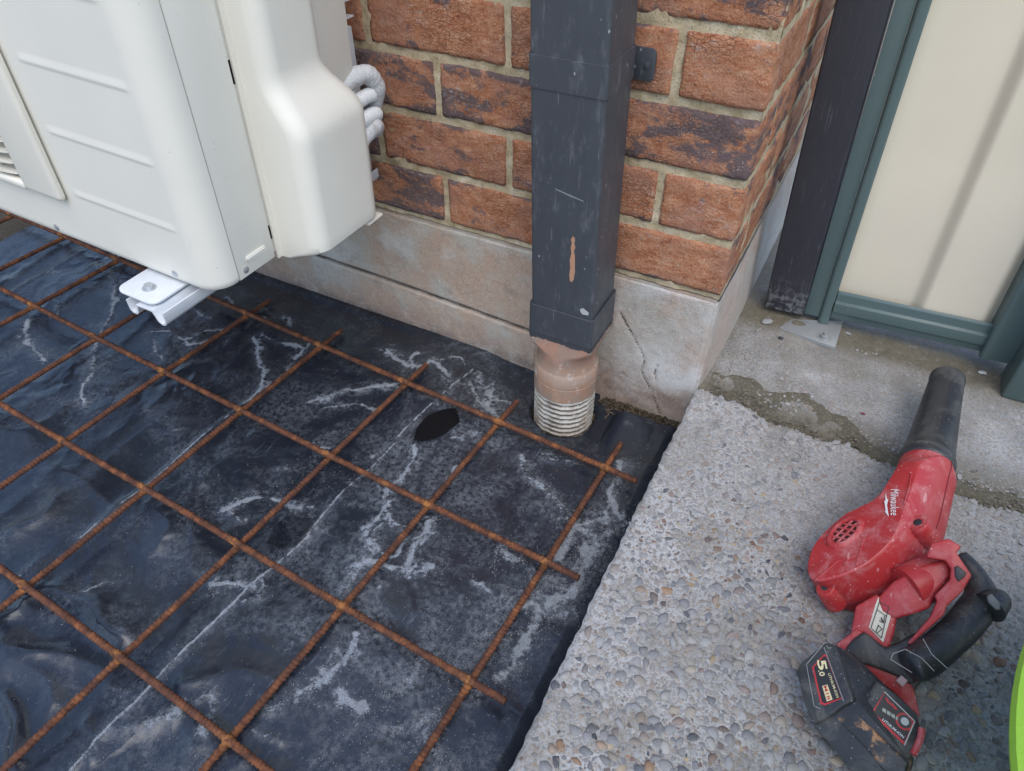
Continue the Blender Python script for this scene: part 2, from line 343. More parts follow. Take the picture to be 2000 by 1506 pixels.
def plain(name, col, rough=.5, metal=0, spec=.5):
    m = NT(name); c = m.co('Object')
    return m.out(m.mix(m.noise(c, 60, 4), tuple(x*.86 for x in col), tuple(min(1, x*1.06) for x in col)), rough, m.bump(m.noise(c, 300, 3), .0003), metal, spec)

BRICK2 = mat_brick('lighter_fired_brick', .07)
BRICK, MORTAR, PLINTH = mat_brick(), mat_mortar(), mat_plinth()
CEMENT, STONE = mat_cement(), mat_stone(); PATHC = mat_cement('path_concrete', (.21, .22, .22), (.33, .34, .345))
PLASTIC, RUST, SLATE, POSTM, RED = mat_plastic(), mat_rust(), mat_downpipe(), mat_post(), mat_red()
CREAM_AC = painted('cream_enamel', (.71, .69, .615), .42, .12, .0, None, (.28, .25, .2))
CREAM_PL = painted('cream_plastic', (.71, .685, .60), .5, .12, .0002, .33, (.58, .52, .40))
GALV = plain('galvanised_steel', (.55, .58, .6), .42, .75); ZINC = plain('white_zinc_paint', (.66, .69, .72), .38, .1)
FOAM = painted('white_foam_lagging', (.58, .60, .61), .8, .1, .0016, .45, (.35, .35, .33)); HOSE = plain('white_ribbed_hose', (.68, .70, .71), .5)
GREEN = painted('dark_green_steel', (.085, .128, .127), .42, .15, .0002, .27, (.30, .34, .33))
CREAMST = painted('cream_steel', (.70, .63, .50), .38, .06, .0, None, (.15, .13, .1))
TERRA = mat_flaky('flaking_terracotta_paint', (.42, .235, .165), (.60, .57, .52), .58, .65)
_q = NT.__new__(NT); _q.m = TERRA; _q.t = TERRA.node_tree; _q.b = _q.t.nodes['Principled BSDF']; _q._tc = None
_zc = _q.math('ADD', _q.sep(_q.co('Object'))[2], _q.math('MULTIPLY', _q.math('SUBTRACT', _q.noise(_q.co('Object', (1, 1, .5)), 55, 5, .7), .5), .022))
_old = _q.b.inputs['Base Color'].links[0].from_socket; _q.put(_q.b.inputs['Base Color'], _q.mix(_q.step(_zc, .2095, .2115), _old, (.045, .047, .055)))
TERRA2 = mat_flaky('weathered_brown_paint', (.39, .24, .165), (.58, .55, .50), .55, .63, 30)
RIBW = NT('dirty_white_pvc'); _c = RIBW.co('Object'); _n = RIBW.noise(_c, 38, 6, .7)
_b = RIBW.mix(RIBW.math('MULTIPLY', RIBW.step(_n, .44, .68), .8), (.60, .58, .52), (.24, .175, .115))
_b = RIBW.mix(RIBW.math('MULTIPLY', RIBW.attr('groove'), RIBW.step(RIBW.noise(_c, 55, 4, .7), .25, .5)), _b, (.10, .07, .045)); RIBW = RIBW.out(_b, .7, RIBW.bump(_n, .0006), spec=.4)
CHIP = plain('exposed_primer', (.42, .23, .14), .7); BLACKP = mat_blackpl('black_nylon', .22); GRIPM = mat_blackpl('black_rubber', .28)
BATM = mat_blackpl('worn_black_battery_case', .3, .0); BATO = mat_blackpl('scuffed_black_battery_case', .35, .85)
DARK = plain('dark_void', (.008, .008, .009), .9, 0, .1); WHITEI = plain('white_print', (.75, .75, .74), .5); REDI = plain('red_print', (.50, .03, .035), .5)
CREAMI = plain('cream_print', (.72, .62, .36), .5); BLACKI = plain('black_print', (.02, .02, .022), .5); STICK = plain('sticker_paper', (.66, .62, .50), .55)
LIME = painted('lime_rubber', (.27, .50, .045), .42, .1, .0004, .36, (.34, .42, .20)); LIMEL = painted('pale_lime_rubber', (.40, .68, .05), .4, .1, .0003, .3, (.45, .55, .3))
DIRT = mat_dirt('olive_grit', (.075, .068, .048), (.19, .175, .135)); SAND = mat_dirt('grey_sand', (.20, .20, .19), (.38, .38, .37))
SOIL = mat_dirt('dark_soil', (.035, .028, .02), (.10, .08, .055)); STEEL = plain('dull_steel', (.40, .42, .43), .5, .5); ROOT = plain('dry_root', (.20, .145, .095), .9)

# ------------------------------------------------------------------ setting: ground and sheet base
CH = .0909            # brick course height
tag(box('ground', -20, 20, -20, 20, -.62, -.345, mat_dirt('bare_ground', (.16, .13, .10), (.30, .27, .22)), None, 0), kind='structure')
tag(box('gravel_base', -1.9, .0, -1.9, .02, -.344, -.300, SOIL, None, 0), kind='structure')

# ------------------------------------------------------------------ brick wall
wall = thing('brick_wall', 'red and black clinker brick house wall standing on a pale concrete base behind the downpipe', 'wall', (0, 0, -.345))
def brick_mesh(L, H, D, seed, fine=True):
    nx, nz, ny = (int(L/.006), int(H/.006), max(3, int(D/.012))) if fine else (8, 4, 4)
    bm = bmesh.new(); bmesh.ops.create_cube(bm, size=1)
    me = bpy.data.meshes.new('brick'); bm.free()
    V = []; F = []; idx = {}
    def vid(i, j, k):
        key = (i, j, k)
        if key not in idx: idx[key] = len(V); V.append((i/nx*L-L/2, j/ny*D-D/2, k/nz*H-H/2))
        return idx[key]
    for i in range(nx):
        for k in range(nz):
            F.append((vid(i, 0, k), vid(i+1, 0, k), vid(i+1, 0, k+1), vid(i, 0, k+1)))
            F.append((vid(i, ny, k), vid(i, ny, k+1), vid(i+1, ny, k+1), vid(i+1, ny, k)))
    for j in range(ny):
        for k in range(nz):
            F.append((vid(nx, j, k), vid(nx, j+1, k), vid(nx, j+1, k+1), vid(nx, j, k+1)))
            F.append((vid(0, j, k), vid(0, j, k+1), vid(0, j+1, k+1), vid(0, j+1, k)))
        for i in range(nx):
            F.append((vid(i, j, nz), vid(i+1, j, nz), vid(i+1, j+1, nz), vid(i, j+1, nz)))
            F.append((vid(i, j, 0), vid(i, j+1, 0), vid(i+1, j+1, 0), vid(i+1, j, 0)))
    V = np.array(V); h = np.array([L/2, D/2, H/2]); rad = .0040
    q = np.clip(V, -(h-rad), h-rad); dv = V-q; ln = np.linalg.norm(dv, axis=1); ok = ln > 1e-9
    V[ok] = q[ok]+dv[ok]/ln[ok, None]*rad
    out = np.where(ok[:, None], dv/np.maximum(ln, 1e-9)[:, None], 0)
    o = seed*7.31
    for i, v in enumerate(V):
        p = Vector((v[0]+o, v[1]+o*.7, v[2]))
        d = mnoise.fractal(p*48, .8, 2.2, 5)*.0015 + mnoise.noise(p*14)*.0011
        e = mnoise.noise(p*120)*.0008
        V[i] += out[i]*(d+e)
    me.from_pydata(V.tolist(), [], F); me.update(); me.shade_smooth(); me.materials.append(BRICK)
    return me
bn = 0
def place_brick(x0, x1, y0, y1, z0, fine):
    global bn; bn += 1
    me = brick_mesh(x1-x0, CH-.0108, y1-y0, bn, fine)
    if x1 > -.01 and x1-x0 < .2: me.materials[0] = BRICK2
    o = link('brick', me, None, wall); j = .0012
    o.location = ((x0+x1)/2, (y0+y1)/2+random.uniform(-j, j), z0+CH/2+.345+random.uniform(-.0006, .0006))
    o.rotation_euler = (random.uniform(-.006, .006), random.uniform(-.003, .003), random.uniform(-.003, .003))
for k in range(0, 9):
    z = k*CH; odd = k % 2; fine = k < 5
    xs = [0.0]; x = -.1125 if odd else -.2325
    if odd: place_brick(-.110, 0, 0, .230, z, fine); x = -.120
    else: place_brick(-.230, 0, 0, .110, z, fine); x = -.240
    while x > -1.35:
        vis = fine and x > -.75; place_brick(x-.230, x, 0, .110, z, vis); x -= .240
    y = .240 if odd else .120
    while y < .5: place_brick(-.110, 0, y, y+.230, z, fine and y < .2); y += .240
# mortar: a recessed sheet on both faces, gently uneven
def face_sheet(name, us, vs, fn, mat, parent, flip=False):
    U, V = np.meshgrid(us, vs, indexing='ij'); return grid_mesh(name, fn(U, V), mat, parent, flip)
zz = np.arange(-.004, 9*CH, .004)
xx = np.append(np.arange(-1.45, -.0045, .005), -.0014)
def mort(U, V):
    ph = np.abs((V/CH+.5) % 1-.5)*CH
    d = .0036+.0026*(fbm((U, V), 30, 3, 3)-.5)*2+.0012*(vnoise((U, V), 150, 5)-.5)*2
    return np.stack([U, d, V], -1)
face_sheet('mortar', xx, zz, mort, MORTAR, wall)
yy = np.append(.0030, np.arange(.0055, .60, .005))
face_sheet('mortar', yy, zz, lambda U, V: np.stack([-.0016-.0016*(fbm((U, V), 30, 3, 9)-.5)*2, U, V], -1), MORTAR, wall, True)
# plinth front
xs = np.arange(-1.45, .0001, .003); zs = np.arange(-.335, -.0055, .003); X, Z = np.meshgrid(xs, zs, indexing='ij')
Yp = -.0015+.0011*(fbm((X, Z), 16, 4, 11)-.5)*2+.0004*(vnoise((X, Z), 130, 2)-.5)*2
gl = [(p[0], p[2]) for p in (aty(470, 440, 0), aty(590, 488, 0), aty(800, 560, 0), aty(1045, 650, 0))]
dg = polydist(X, Z, gl); groove = np.exp(-(dg/.0024)**2)
zg = np.interp(X, [g[0] for g in gl], [g[1] for g in gl]); below = (Z < zg)*(X < -.30)
Yp = Yp+.009*groove-.004*below
cracks = [[(1212, 612), (1228, 640), (1246, 672), (1258, 700), (1254, 725), (1268, 755), (1282, 790), (1290, 810)], [(1285, 712), (1280, 728), (1282, 745)]]
stain = np.zeros_like(X)
for cr in cracks:
    pl = [(p[0]+.0, p[2]) for p in (aty(u, v, 0) for u, v in cr)]
    pl = [(a+.0006*math.sin(i*9.1), b) for i, (a, b) in enumerate(spline([(a, b) for a, b in pl], 40))]
    d = polydist(X, Z, pl); g = np.exp(-(d/.0014)**2)*np.clip(fbm((X, Z), 60, 2, 3)*2.2-.1, .5, 1); Yp += .003*g; stain = np.maximum(stain, g*.8)
stain = np.maximum(stain, groove*.9)
stain = np.maximum(stain, np.clip((-.285-Z)/.03, 0, 1)*.5*(fbm((X, Z), 40, 3, 21)))
stain = np.maximum(stain, np.exp(-((Z+.246)/.012)**2)*.55*(X < -.3)*fbm((X, Z), 35, 3, 4))
white = np.clip((fbm((X, Z), 11, 4, 31)-.40)*3.2, 0, 1)*np.clip((X+.16)/.05, 0, 1)*np.clip((Z+.26)/.07, 0, 1)*.85
white = np.maximum(white, np.clip((fbm((X, Z), 14, 4, 77)-.52)*4, 0, 1)*.5*(Z > -.17))
edge = np.clip(-X/.012, 0, 1); Yp = Yp+.004*(1-edge)**2
Yp = np.where(Z > -.010, Yp+.003, Yp)
pf = grid_mesh('plinth', np.stack([X, Yp, Z], -1), PLINTH, wall, False)
vflt(pf.data, 'stain', stain.ravel()); vflt(pf.data, 'white', white.ravel()); vflt(pf.data, 'brown', np.clip(1.5*np.exp(-(((X+.125)/.05)**2+((Z+.225)/.05)**2))+.8*np.exp(-(((X+.05)/.06)**2+((Z+.225)/.02)**2))+.8*np.clip((-.19-Z)/.05, 0, 1)*(X < -.3), 0, 1).ravel())
ys = np.arange(.0, .60, .004); Y2, Z2 = np.meshgrid(ys, zs, indexing='ij')
Xp = .0005+.0015*(fbm((Y2, Z2), 16, 4, 13)-.5)*2-.004*np.clip(1-Y2/.012, 0, 1)**2+.010*np.clip(-Z2/.16, 0, 1)*np.clip(Y2/.1, 0, 1)
pr_ = grid_mesh('plinth', np.stack([Xp, Y2, Z2], -1), PLINTH, wall, True)
vflt(pr_.data, 'stain', np.clip(stain[:len(ys), :]*0, 0, 1).ravel()); vflt(pr_.data, 'white', np.full(Y2.size, .35))
add('plinth', [(-1.45, .0, -.0065), (-.003, .0, -.0065), (-.003, .1, -.0065), (-1.45, .1, -.0065)], [(0, 1, 2, 3)], PLINTH, wall)

# ------------------------------------------------------------------ concrete slab with exposed aggregate
SZ = -.160
def seam(x): return -.016-.108*x+.006*np.sin(x*31)+.004*np.sin(x*83+1)
def slabedge(y): return .0005+.0008*np.sin(y*9+1)+.0007*np.sin(y*47)+.0007*np.sin(y*113)+.0006*np.sin(y*291)
ny, nx = 330, 250
tv = np.linspace(0, 1, ny); tu = np.linspace(0, 1, nx)
U, V = np.meshgrid(tu, tv, indexing='ij')
Xs = U**1.25*1.3; y1 = seam(Xs); Ys = -1.5*(1-V**.8)+y1*V**.8
Xs = Xs+slabedge(Ys)*(1-U)
er = np.clip((y1-Ys)/.012, 0, 1); el = np.clip((Xs-slabedge(Ys))/.010, 0, 1)
Zs = SZ-.026*(1-er)**2-.006*(1-el)**2+.0035*(fbm((Xs, Ys), 14, 4, 41)-.5)*2
slab = grid_mesh('concrete_slab', np.stack([Xs, Ys, Zs], -1), CEMENT, None, False); tag(slab, kind='structure')
pale = np.clip(1-np.abs(Xs-.05)/.09, 0, 1)*fbm((Xs, Ys), 9, 3, 8)*1.3+np.clip(1-Xs/.012, 0, 1)*.8
vflt(slab.data, 'pale', np.clip(pale, 0, 1)); vflt(slab.data, 'speck', np.clip(1-(y1-Ys)/.1, 0, 1)*np.clip(1-Xs/.12, 0, 1)*.3)
vflt(slab.data, 'dirt', np.clip(1-(y1-Ys)/.018, 0, 1)*.8+np.clip((fbm((Xs, Ys), 17, 4, 55)-.56)*5, 0, .35))
# left side face of the slab
yv = np.linspace(-1.5, -.017, 420); zv = np.linspace(-.335, SZ-.006, 26); A, B_ = np.meshgrid(yv, zv, indexing='ij')
Xl = slabedge(A)-.004*(fbm((A, B_), 22, 4, 5)-.3)*np.clip((SZ-.006-B_)/.012, 0, 1)
side = grid_mesh('slab_side', np.stack([Xl, A, B_], -1), CEMENT, slab, False)
for nme in ('pale', 'dirt', 'speck'): vflt(side.data, nme, np.full(A.size, {'pale': .5, 'dirt': .25, 'speck': 0}[nme]))

# pebbles: half sunk, irregular flattened stones
def ico(sub):
    bm = bmesh.new(); bmesh.ops.create_icosphere(bm, subdivisions=sub, radius=1); bm.verts.ensure_lookup_table()
    V = np.array([v.co[:] for v in bm.verts]); F = np.array([[v.index for v in f.verts] for f in bm.faces]); bm.free(); return V, F
IV, IF = ico(2)
keep = IV[:, 2] > -.35; remap = -np.ones(len(IV), int); remap[keep] = np.arange(keep.sum())
HV = IV[keep]; HF = remap[IF[(keep[IF]).all(1)]]
def pebble_shape(r, HV=HV):
    s = HV*np.array([1.15, r.uniform(.55, .95), r.uniform(.34, .50)])
    for _ in range(8):
        d = nrm(r.normal(size=3)*np.array([1, 1, .7])); cut = r.uniform(.55, .85)*np.abs(s @ d).max(); t = s @ d; s = s-np.outer(np.maximum(t-cut, 0), d)*.9
    return s
SHAPES = [pebble_shape(np.random.default_rng(100+i)) for i in range(40)]
PAL = np.array([(.30, .315, .33), (.26, .275, .285), (.20, .215, .24), (.35, .335, .29), (.15, .165, .19), (.27, .22, .165), (.34, .22, .13), (.22, .115, .07), (.085, .09, .10), (.06, .07, .095), (.42, .32, .17), (.14, .10, .085), (.44, .44, .43)])
PW = np.array([12, 10, 10, 10, 8, 9, 7, 4.5, 4, 3, 3.5, 5.5, 5]); PW = PW/PW.sum(); PAL = PAL*np.array([.86, .83, .80])
def scatter(n, xr, yr, rads, okv, r, pack, cell=.02):
    x = r.uniform(*xr, n); y = r.uniform(*yr, n); k = okv(x, y, r); x, y = x[k], y[k]
    rad = np.sort(rads(len(x), r))[::-1]; G = {}; pts = []
    for a, b, q in zip(x.tolist(), y.tolist(), rad.tolist()):
        gi, gj = int(a//cell), int(b//cell); bad = False
        for i in (gi-1, gi, gi+1):
            for j in (gj-1, gj, gj+1):
                for (c, d, e) in G.get((i, j), ()):
                    if (a-c)**2+(b-d)**2 < ((q+e)*pack)**2: bad = True; break
                if bad: break
            if bad: break
        if not bad: G.setdefault((gi, gj), []).append((a, b, q)); pts.append((a, b, q))
    return pts
r1 = np.random.default_rng(5)
def okslab(x, y, r):
    e = slabedge(y); bare = (1-np.clip((x-.010)/.055, 0, 1))*(.45+.55*vnoise((x, y), 9, 3))
    return (x > e+.005) & (y < seam(x)-.001) & (r.random(len(x)) > bare*.9+.03)
pts = scatter(95000, (0, .74), (-.98, .02), lambda n, r: np.clip(r.lognormal(math.log(.0032), .45, n), .0015, .0085), okslab, r1, .55)
def slabz(x, y):
    er = min(1, max(0, (seam(x)-y)/.012)); return SZ-.026*(1-er)**2+.0035*(float(fbm((np.array(x), np.array(y)), 14, 4, 41))-.5)*2
IV1, IF1 = ico(1); kp = IV1[:, 2] > -.4; rm = -np.ones(len(IV1), int); rm[kp] = np.arange(kp.sum()); HV1 = IV1[kp]; HF1 = rm[IF1[kp[IF1].all(1)]]
SHAPES1 = [pebble_shape(np.random.default_rng(300+i), HV1) for i in range(40)]
def build_stones(pts, zf, r, lift, coat, SHAPES=SHAPES1):
    Vs = []; Cs = []; Q = []
    for (x, y, rad) in pts:
        s = SHAPES[r.integers(len(SHAPES))]; a = r.uniform(0, 2*np.pi); ca, sa = math.cos(a), math.sin(a)
        t = r.normal(0, .12, 2); q = s*rad
        q = np.stack([q[:, 0]*ca-q[:, 1]*sa, q[:, 0]*sa+q[:, 1]*ca, q[:, 2]+q[:, 0]*t[0]+q[:, 1]*t[1]], -1)
        z = zf(x, y)-rad*r.uniform(lift[0], lift[1])
        col = PAL[r.choice(len(PAL), p=PW)]*r.uniform(.8, 1.2); k = coat(x, y, r); col = col*(1-k)+np.array([.405, .405, .40])*k
        Vs.append(q+np.array([x, y, z])); Cs.append(np.repeat(col[None], len(q), 0)); Q.append((x, y, z))
    return Vs, Cs, Q
def coat1(x, y, r):
    k = .06+.42*float(vnoise((np.array(x), np.array(y)), 6, 9))
    if y > -.25: k += .34
    if x > .22: k += .12
    return min(.9, max(0, k+r.normal(0, .18)))
Vs, Cs, Q = build_stones(pts, slabz, r1, (.0, .24), coat1)
def inframe(x, y, z):
    q = CR @ (np.array([x, y, z])-CC); u = 1000+CF*q[0]/q[2]; v = 753+CF*q[1]/q[2]; return (0 < u < 2000 and 0 < v < 1506), q[2]
score = []
for i, (p, q) in enumerate(zip(pts, Q)):
    f, dz = inframe(*q); score.append(p[2]/dz if f else -1)
order = np.argsort(score)[::-1]; big = set(order[:296].tolist())
SH = [bpy.data.meshes.new('stone') for _ in range(1)]
for i in order[:296]:
    c = np.array(Q[i]); sh = SHAPES[i % 40]*pts[i][2]; a = i*1.7; sh = np.stack([sh[:, 0]*math.cos(a)-sh[:, 1]*math.sin(a), sh[:, 0]*math.sin(a)+sh[:, 1]*math.cos(a), sh[:, 2]], -1)
    me = bpy.data.meshes.new('stone'); me.from_pydata(sh.tolist(), [], HF.tolist()); me.update(); vcol(me, 'tint', np.repeat(Cs[i][:1], len(HV), 0)); me.shade_smooth()
    o = link('stone', me, STONE, slab); o.location = c.tolist()
def join_stones(name, ids, Vs, Cs, parent):
    k = len(HV1); V = np.concatenate([Vs[i] for i in ids]); C = np.concatenate([Cs[i] for i in ids])
    T = (HF1[None]+(np.arange(len(ids))*k)[:, None, None]).reshape(-1, 3); o = tri_mesh(name, V, T, STONE, parent, C); o['kind'] = 'stuff'; return o
join_stones('aggregate', [i for i in range(len(pts)) if i not in big], Vs, Cs, slab)

# rear path beyond the dirt filled seam
PZ = SZ-.012
ux = np.linspace(0, 1, 300)**1.2*1.3; vy = np.linspace(0, 1, 200); U, V = np.meshgrid(ux, vy, indexing='ij'); Y0 = seam(U)-.02
Yq = Y0+(1.3-Y0)*V**1.4; Zq = PZ+.0025*(fbm((U, Yq), 12, 4, 61)-.5)*2+.010*np.exp(-((Yq-.24)/.05)**2)*(fbm((U, Yq), 30, 3, 6)-.3)+.006*np.exp(-(((U-.10)/.05)**2+((Yq-.235)/.035)**2))*(fbm((U, Yq), 60, 3, 16)+.2)-.016*np.exp(-np.maximum(0, (Yq-Y0-.02)/.028)**1.5)
path = grid_mesh('concrete_path', np.stack([U+.001, Yq, Zq], -1), PATHC, None, False); tag(path, kind='structure')
dd = np.maximum.reduce([np.exp(-np.maximum(0, np.abs(Yq-.238)-.022)/.03)*1.0, np.clip(1-U/.05, 0, 1)*np.clip((Yq-.05)/.1, 0, 1)*.9,
    np.exp(-(np.maximum(0, Yq-Y0-.03)/.060)**2)*1.0, np.clip((fbm((U, Yq), 13, 4, 15)-.55)*4, 0, .4)])
vflt(path.data, 'dirt', np.clip(dd, 0, 1)); vflt(path.data, 'pale', np.clip((fbm((U, Yq), 20, 3, 2)-.45)*2, 0, 1))
vflt(path.data, 'speck', np.exp(-(((U-.055)/.05)**2+((Yq-.10)/.06)**2)))
r2 = np.random.default_rng(6)
def okpath(x, y, r): return (y > seam(x)+.050*np.where(x < .3, 1, .7)+.012*np.sin(x*40)) & (r.random(len(x)) > .25)
pts2 = scatter(26000, (.01, .66), (-.08, .22), lambda n, r: np.clip(r.lognormal(math.log(.0034), .3, n), .002, .007), okpath, r2, .72)
V2, C2, Q2 = build_stones(pts2, lambda x, y: PZ, r2, (.28, .50), lambda x, y, r: min(.95, max(.3, .66+r.normal(0, .15))))
join_stones('aggregate', list(range(len(pts2))), V2, C2, path)
# grit in the seam
ux = np.linspace(.012, 1.0, 330); vv = np.linspace(-1, 1, 26); U, V = np.meshgrid(ux, vv, indexing='ij')
wid = (.070+.04*vnoise((U, U*0), 16, 3))*(.55+.75*np.exp(-((U-.13)/.10)**2))
Yg = seam(U)-.006+wid*(V+1)/2; Zg = PZ-.011+.0115*smooth01_((V+1)/1.5)+.0065*(fbm((U, Yg), 45, 4, 7)-.45)-.008*np.clip((V-.5)/.5, 0, 1)
gs = grid_mesh('seam_grit', np.stack([U, Yg, Zg], -1), DIRT, None, False); tag(gs, kind='stuff')

r5 = np.random.default_rng(21); GV = []; CV = []
for i in range(5200):
    x = r5.uniform(.012, .66); y = float(seam(x))+abs(r5.normal(0, .022))-.004; q = r5.lognormal(math.log(.0013), .5)
    a = SHAPES1[i % 40]*min(q, .005); GV.append(a+np.array([x, y, PZ-.008+min(.011, max(0, y-float(seam(x)))*.25)+r5.uniform(0, .002)])); CV.append(np.repeat((np.array([.13, .115, .08])*r5.uniform(.5, 1.9))[None], len(a), 0))
V = np.concatenate(GV); T = (HF1[None]+(np.arange(len(GV))*len(HV1))[:, None, None]).reshape(-1, 3); tag(tri_mesh('seam_crumbs', V, T, STONE, None, np.concatenate(CV)), kind='stuff')

# ------------------------------------------------------------------ black plastic sheet
TH, RO, RS = -.0492, np.array([-.0846, -.1852]), .2
EX = np.array([math.cos(TH), math.sin(TH)]); EY = np.array([math.sin(TH), -math.cos(TH)])
GZ = -.2505
st = .0026; xs = np.arange(-1.62, -.0015, st); ys = np.arange(-1.25, -.0035, st); X, Y = np.meshgrid(xs, ys, indexing='ij'); XY = (X, Y)
wx = X+.05*(fbm(XY, 5, 3, 70)-.5); wy = Y+.05*(fbm(XY, 5, 3, 71)-.5)
rid = 1-np.abs(2*fbm((wx, wy), 6, 2, 72)-1)
rid2 = 1-np.abs(2*fbm((wx*1.3+wy*.5, wy-.3*wx), 15, 2, 73)-1)
left = np.clip((-X-.15)/.5, .35, 1.0)*np.clip((-Y-.05)/.3, .4, 1)
Zp = GZ-.010*left*(1-fbm(XY, 5.5, 2, 74))-.006*left*(1-rid**1.6)-.0010*left*(1-rid2**2)
dip = np.clip(1-np.hypot((X+.20)/.24, (Y+.06)/.10), 0, 1); Zp -= .022*dip**.7
Zp -= .030*np.clip(1+X/.05, 0, 1)**1.5*0+.012*np.clip(1+X/.03, 0, 1)
Zp += .010*np.clip((Y+.03)/.03, 0, 1)*np.clip((-X-.34)/.25, 0, 1)
def W2(pl, ox=0, oy=0, s=1, z=GZ): return [tuple(atz(ox+a/s, oy+b/s, z)[:2]) for a, b in pl]
dust = np.zeros_like(X)
def vein(pl, w, k, h=0, wob=.006, seed=0):
    global dust, Zp
    pl = spline(pl, 10*len(pl)); P = np.array(pl); j = np.random.default_rng(seed+len(pl))
    lo = P.min(0)-5*w-.025; hi = P.max(0)+5*w+.025
    i0, i1 = np.searchsorted(xs, [lo[0], hi[0]]); j0, j1 = np.searchsorted(ys, [lo[1], hi[1]])
    if i1-i0 < 2 or j1-j0 < 2: return
    sx, sy = X[i0:i1, j0:j1], Y[i0:i1, j0:j1]; wob_ = .55+.9*vnoise((sx, sy), 55, seed+3)
    q = .0 if not wob else 1.
    wxx = sx+q*(.016*(fbm((sx, sy), 42, 3, seed+31, .6)-.5)+.012*(vnoise((sx, sy), 14, seed+32)-.5)); wyy = sy+q*(.016*(fbm((sx, sy), 42, 3, seed+33, .6)-.5)+.012*(vnoise((sx, sy), 14, seed+34)-.5))
    d = polydist(wxx, wyy, P)
    ww = w*(.25+1.1*vnoise((sx, sy), 70, seed+3)*(.4+vnoise((sx, sy), 22, seed+4))) if wob else w*.75*(.5+.9*vnoise((sx, sy), 50, seed))
    g = np.exp(-(d/ww)**2)*k*np.clip((.05 if wob else .55)+1.5*vnoise((sx, sy), 45, seed+9), 0, 1.1)
    if wob:
        rg = 1-np.abs(2*fbm((sx+.01*fbm((sx, sy), 60, 2, seed), sy), 34, 3, seed+5)-1); g = np.maximum(g, np.exp(-(d/(w*2.6+.004))**2)*k*np.clip(rg, 0, 1)**6*.55)
    dust[i0:i1, j0:j1] = np.maximum(dust[i0:i1, j0:j1], g+np.exp(-(d/(w*3+.010))**2)*k*.26)
    if h: Zp[i0:i1, j0:j1] += h*np.exp(-(d/.006)**2)
Z3 = dict(ox=600, oy=680, s=2.667); Z2_ = dict(ox=0, oy=380, s=3.333); Z5 = dict(ox=0, oy=1000, s=2.977)
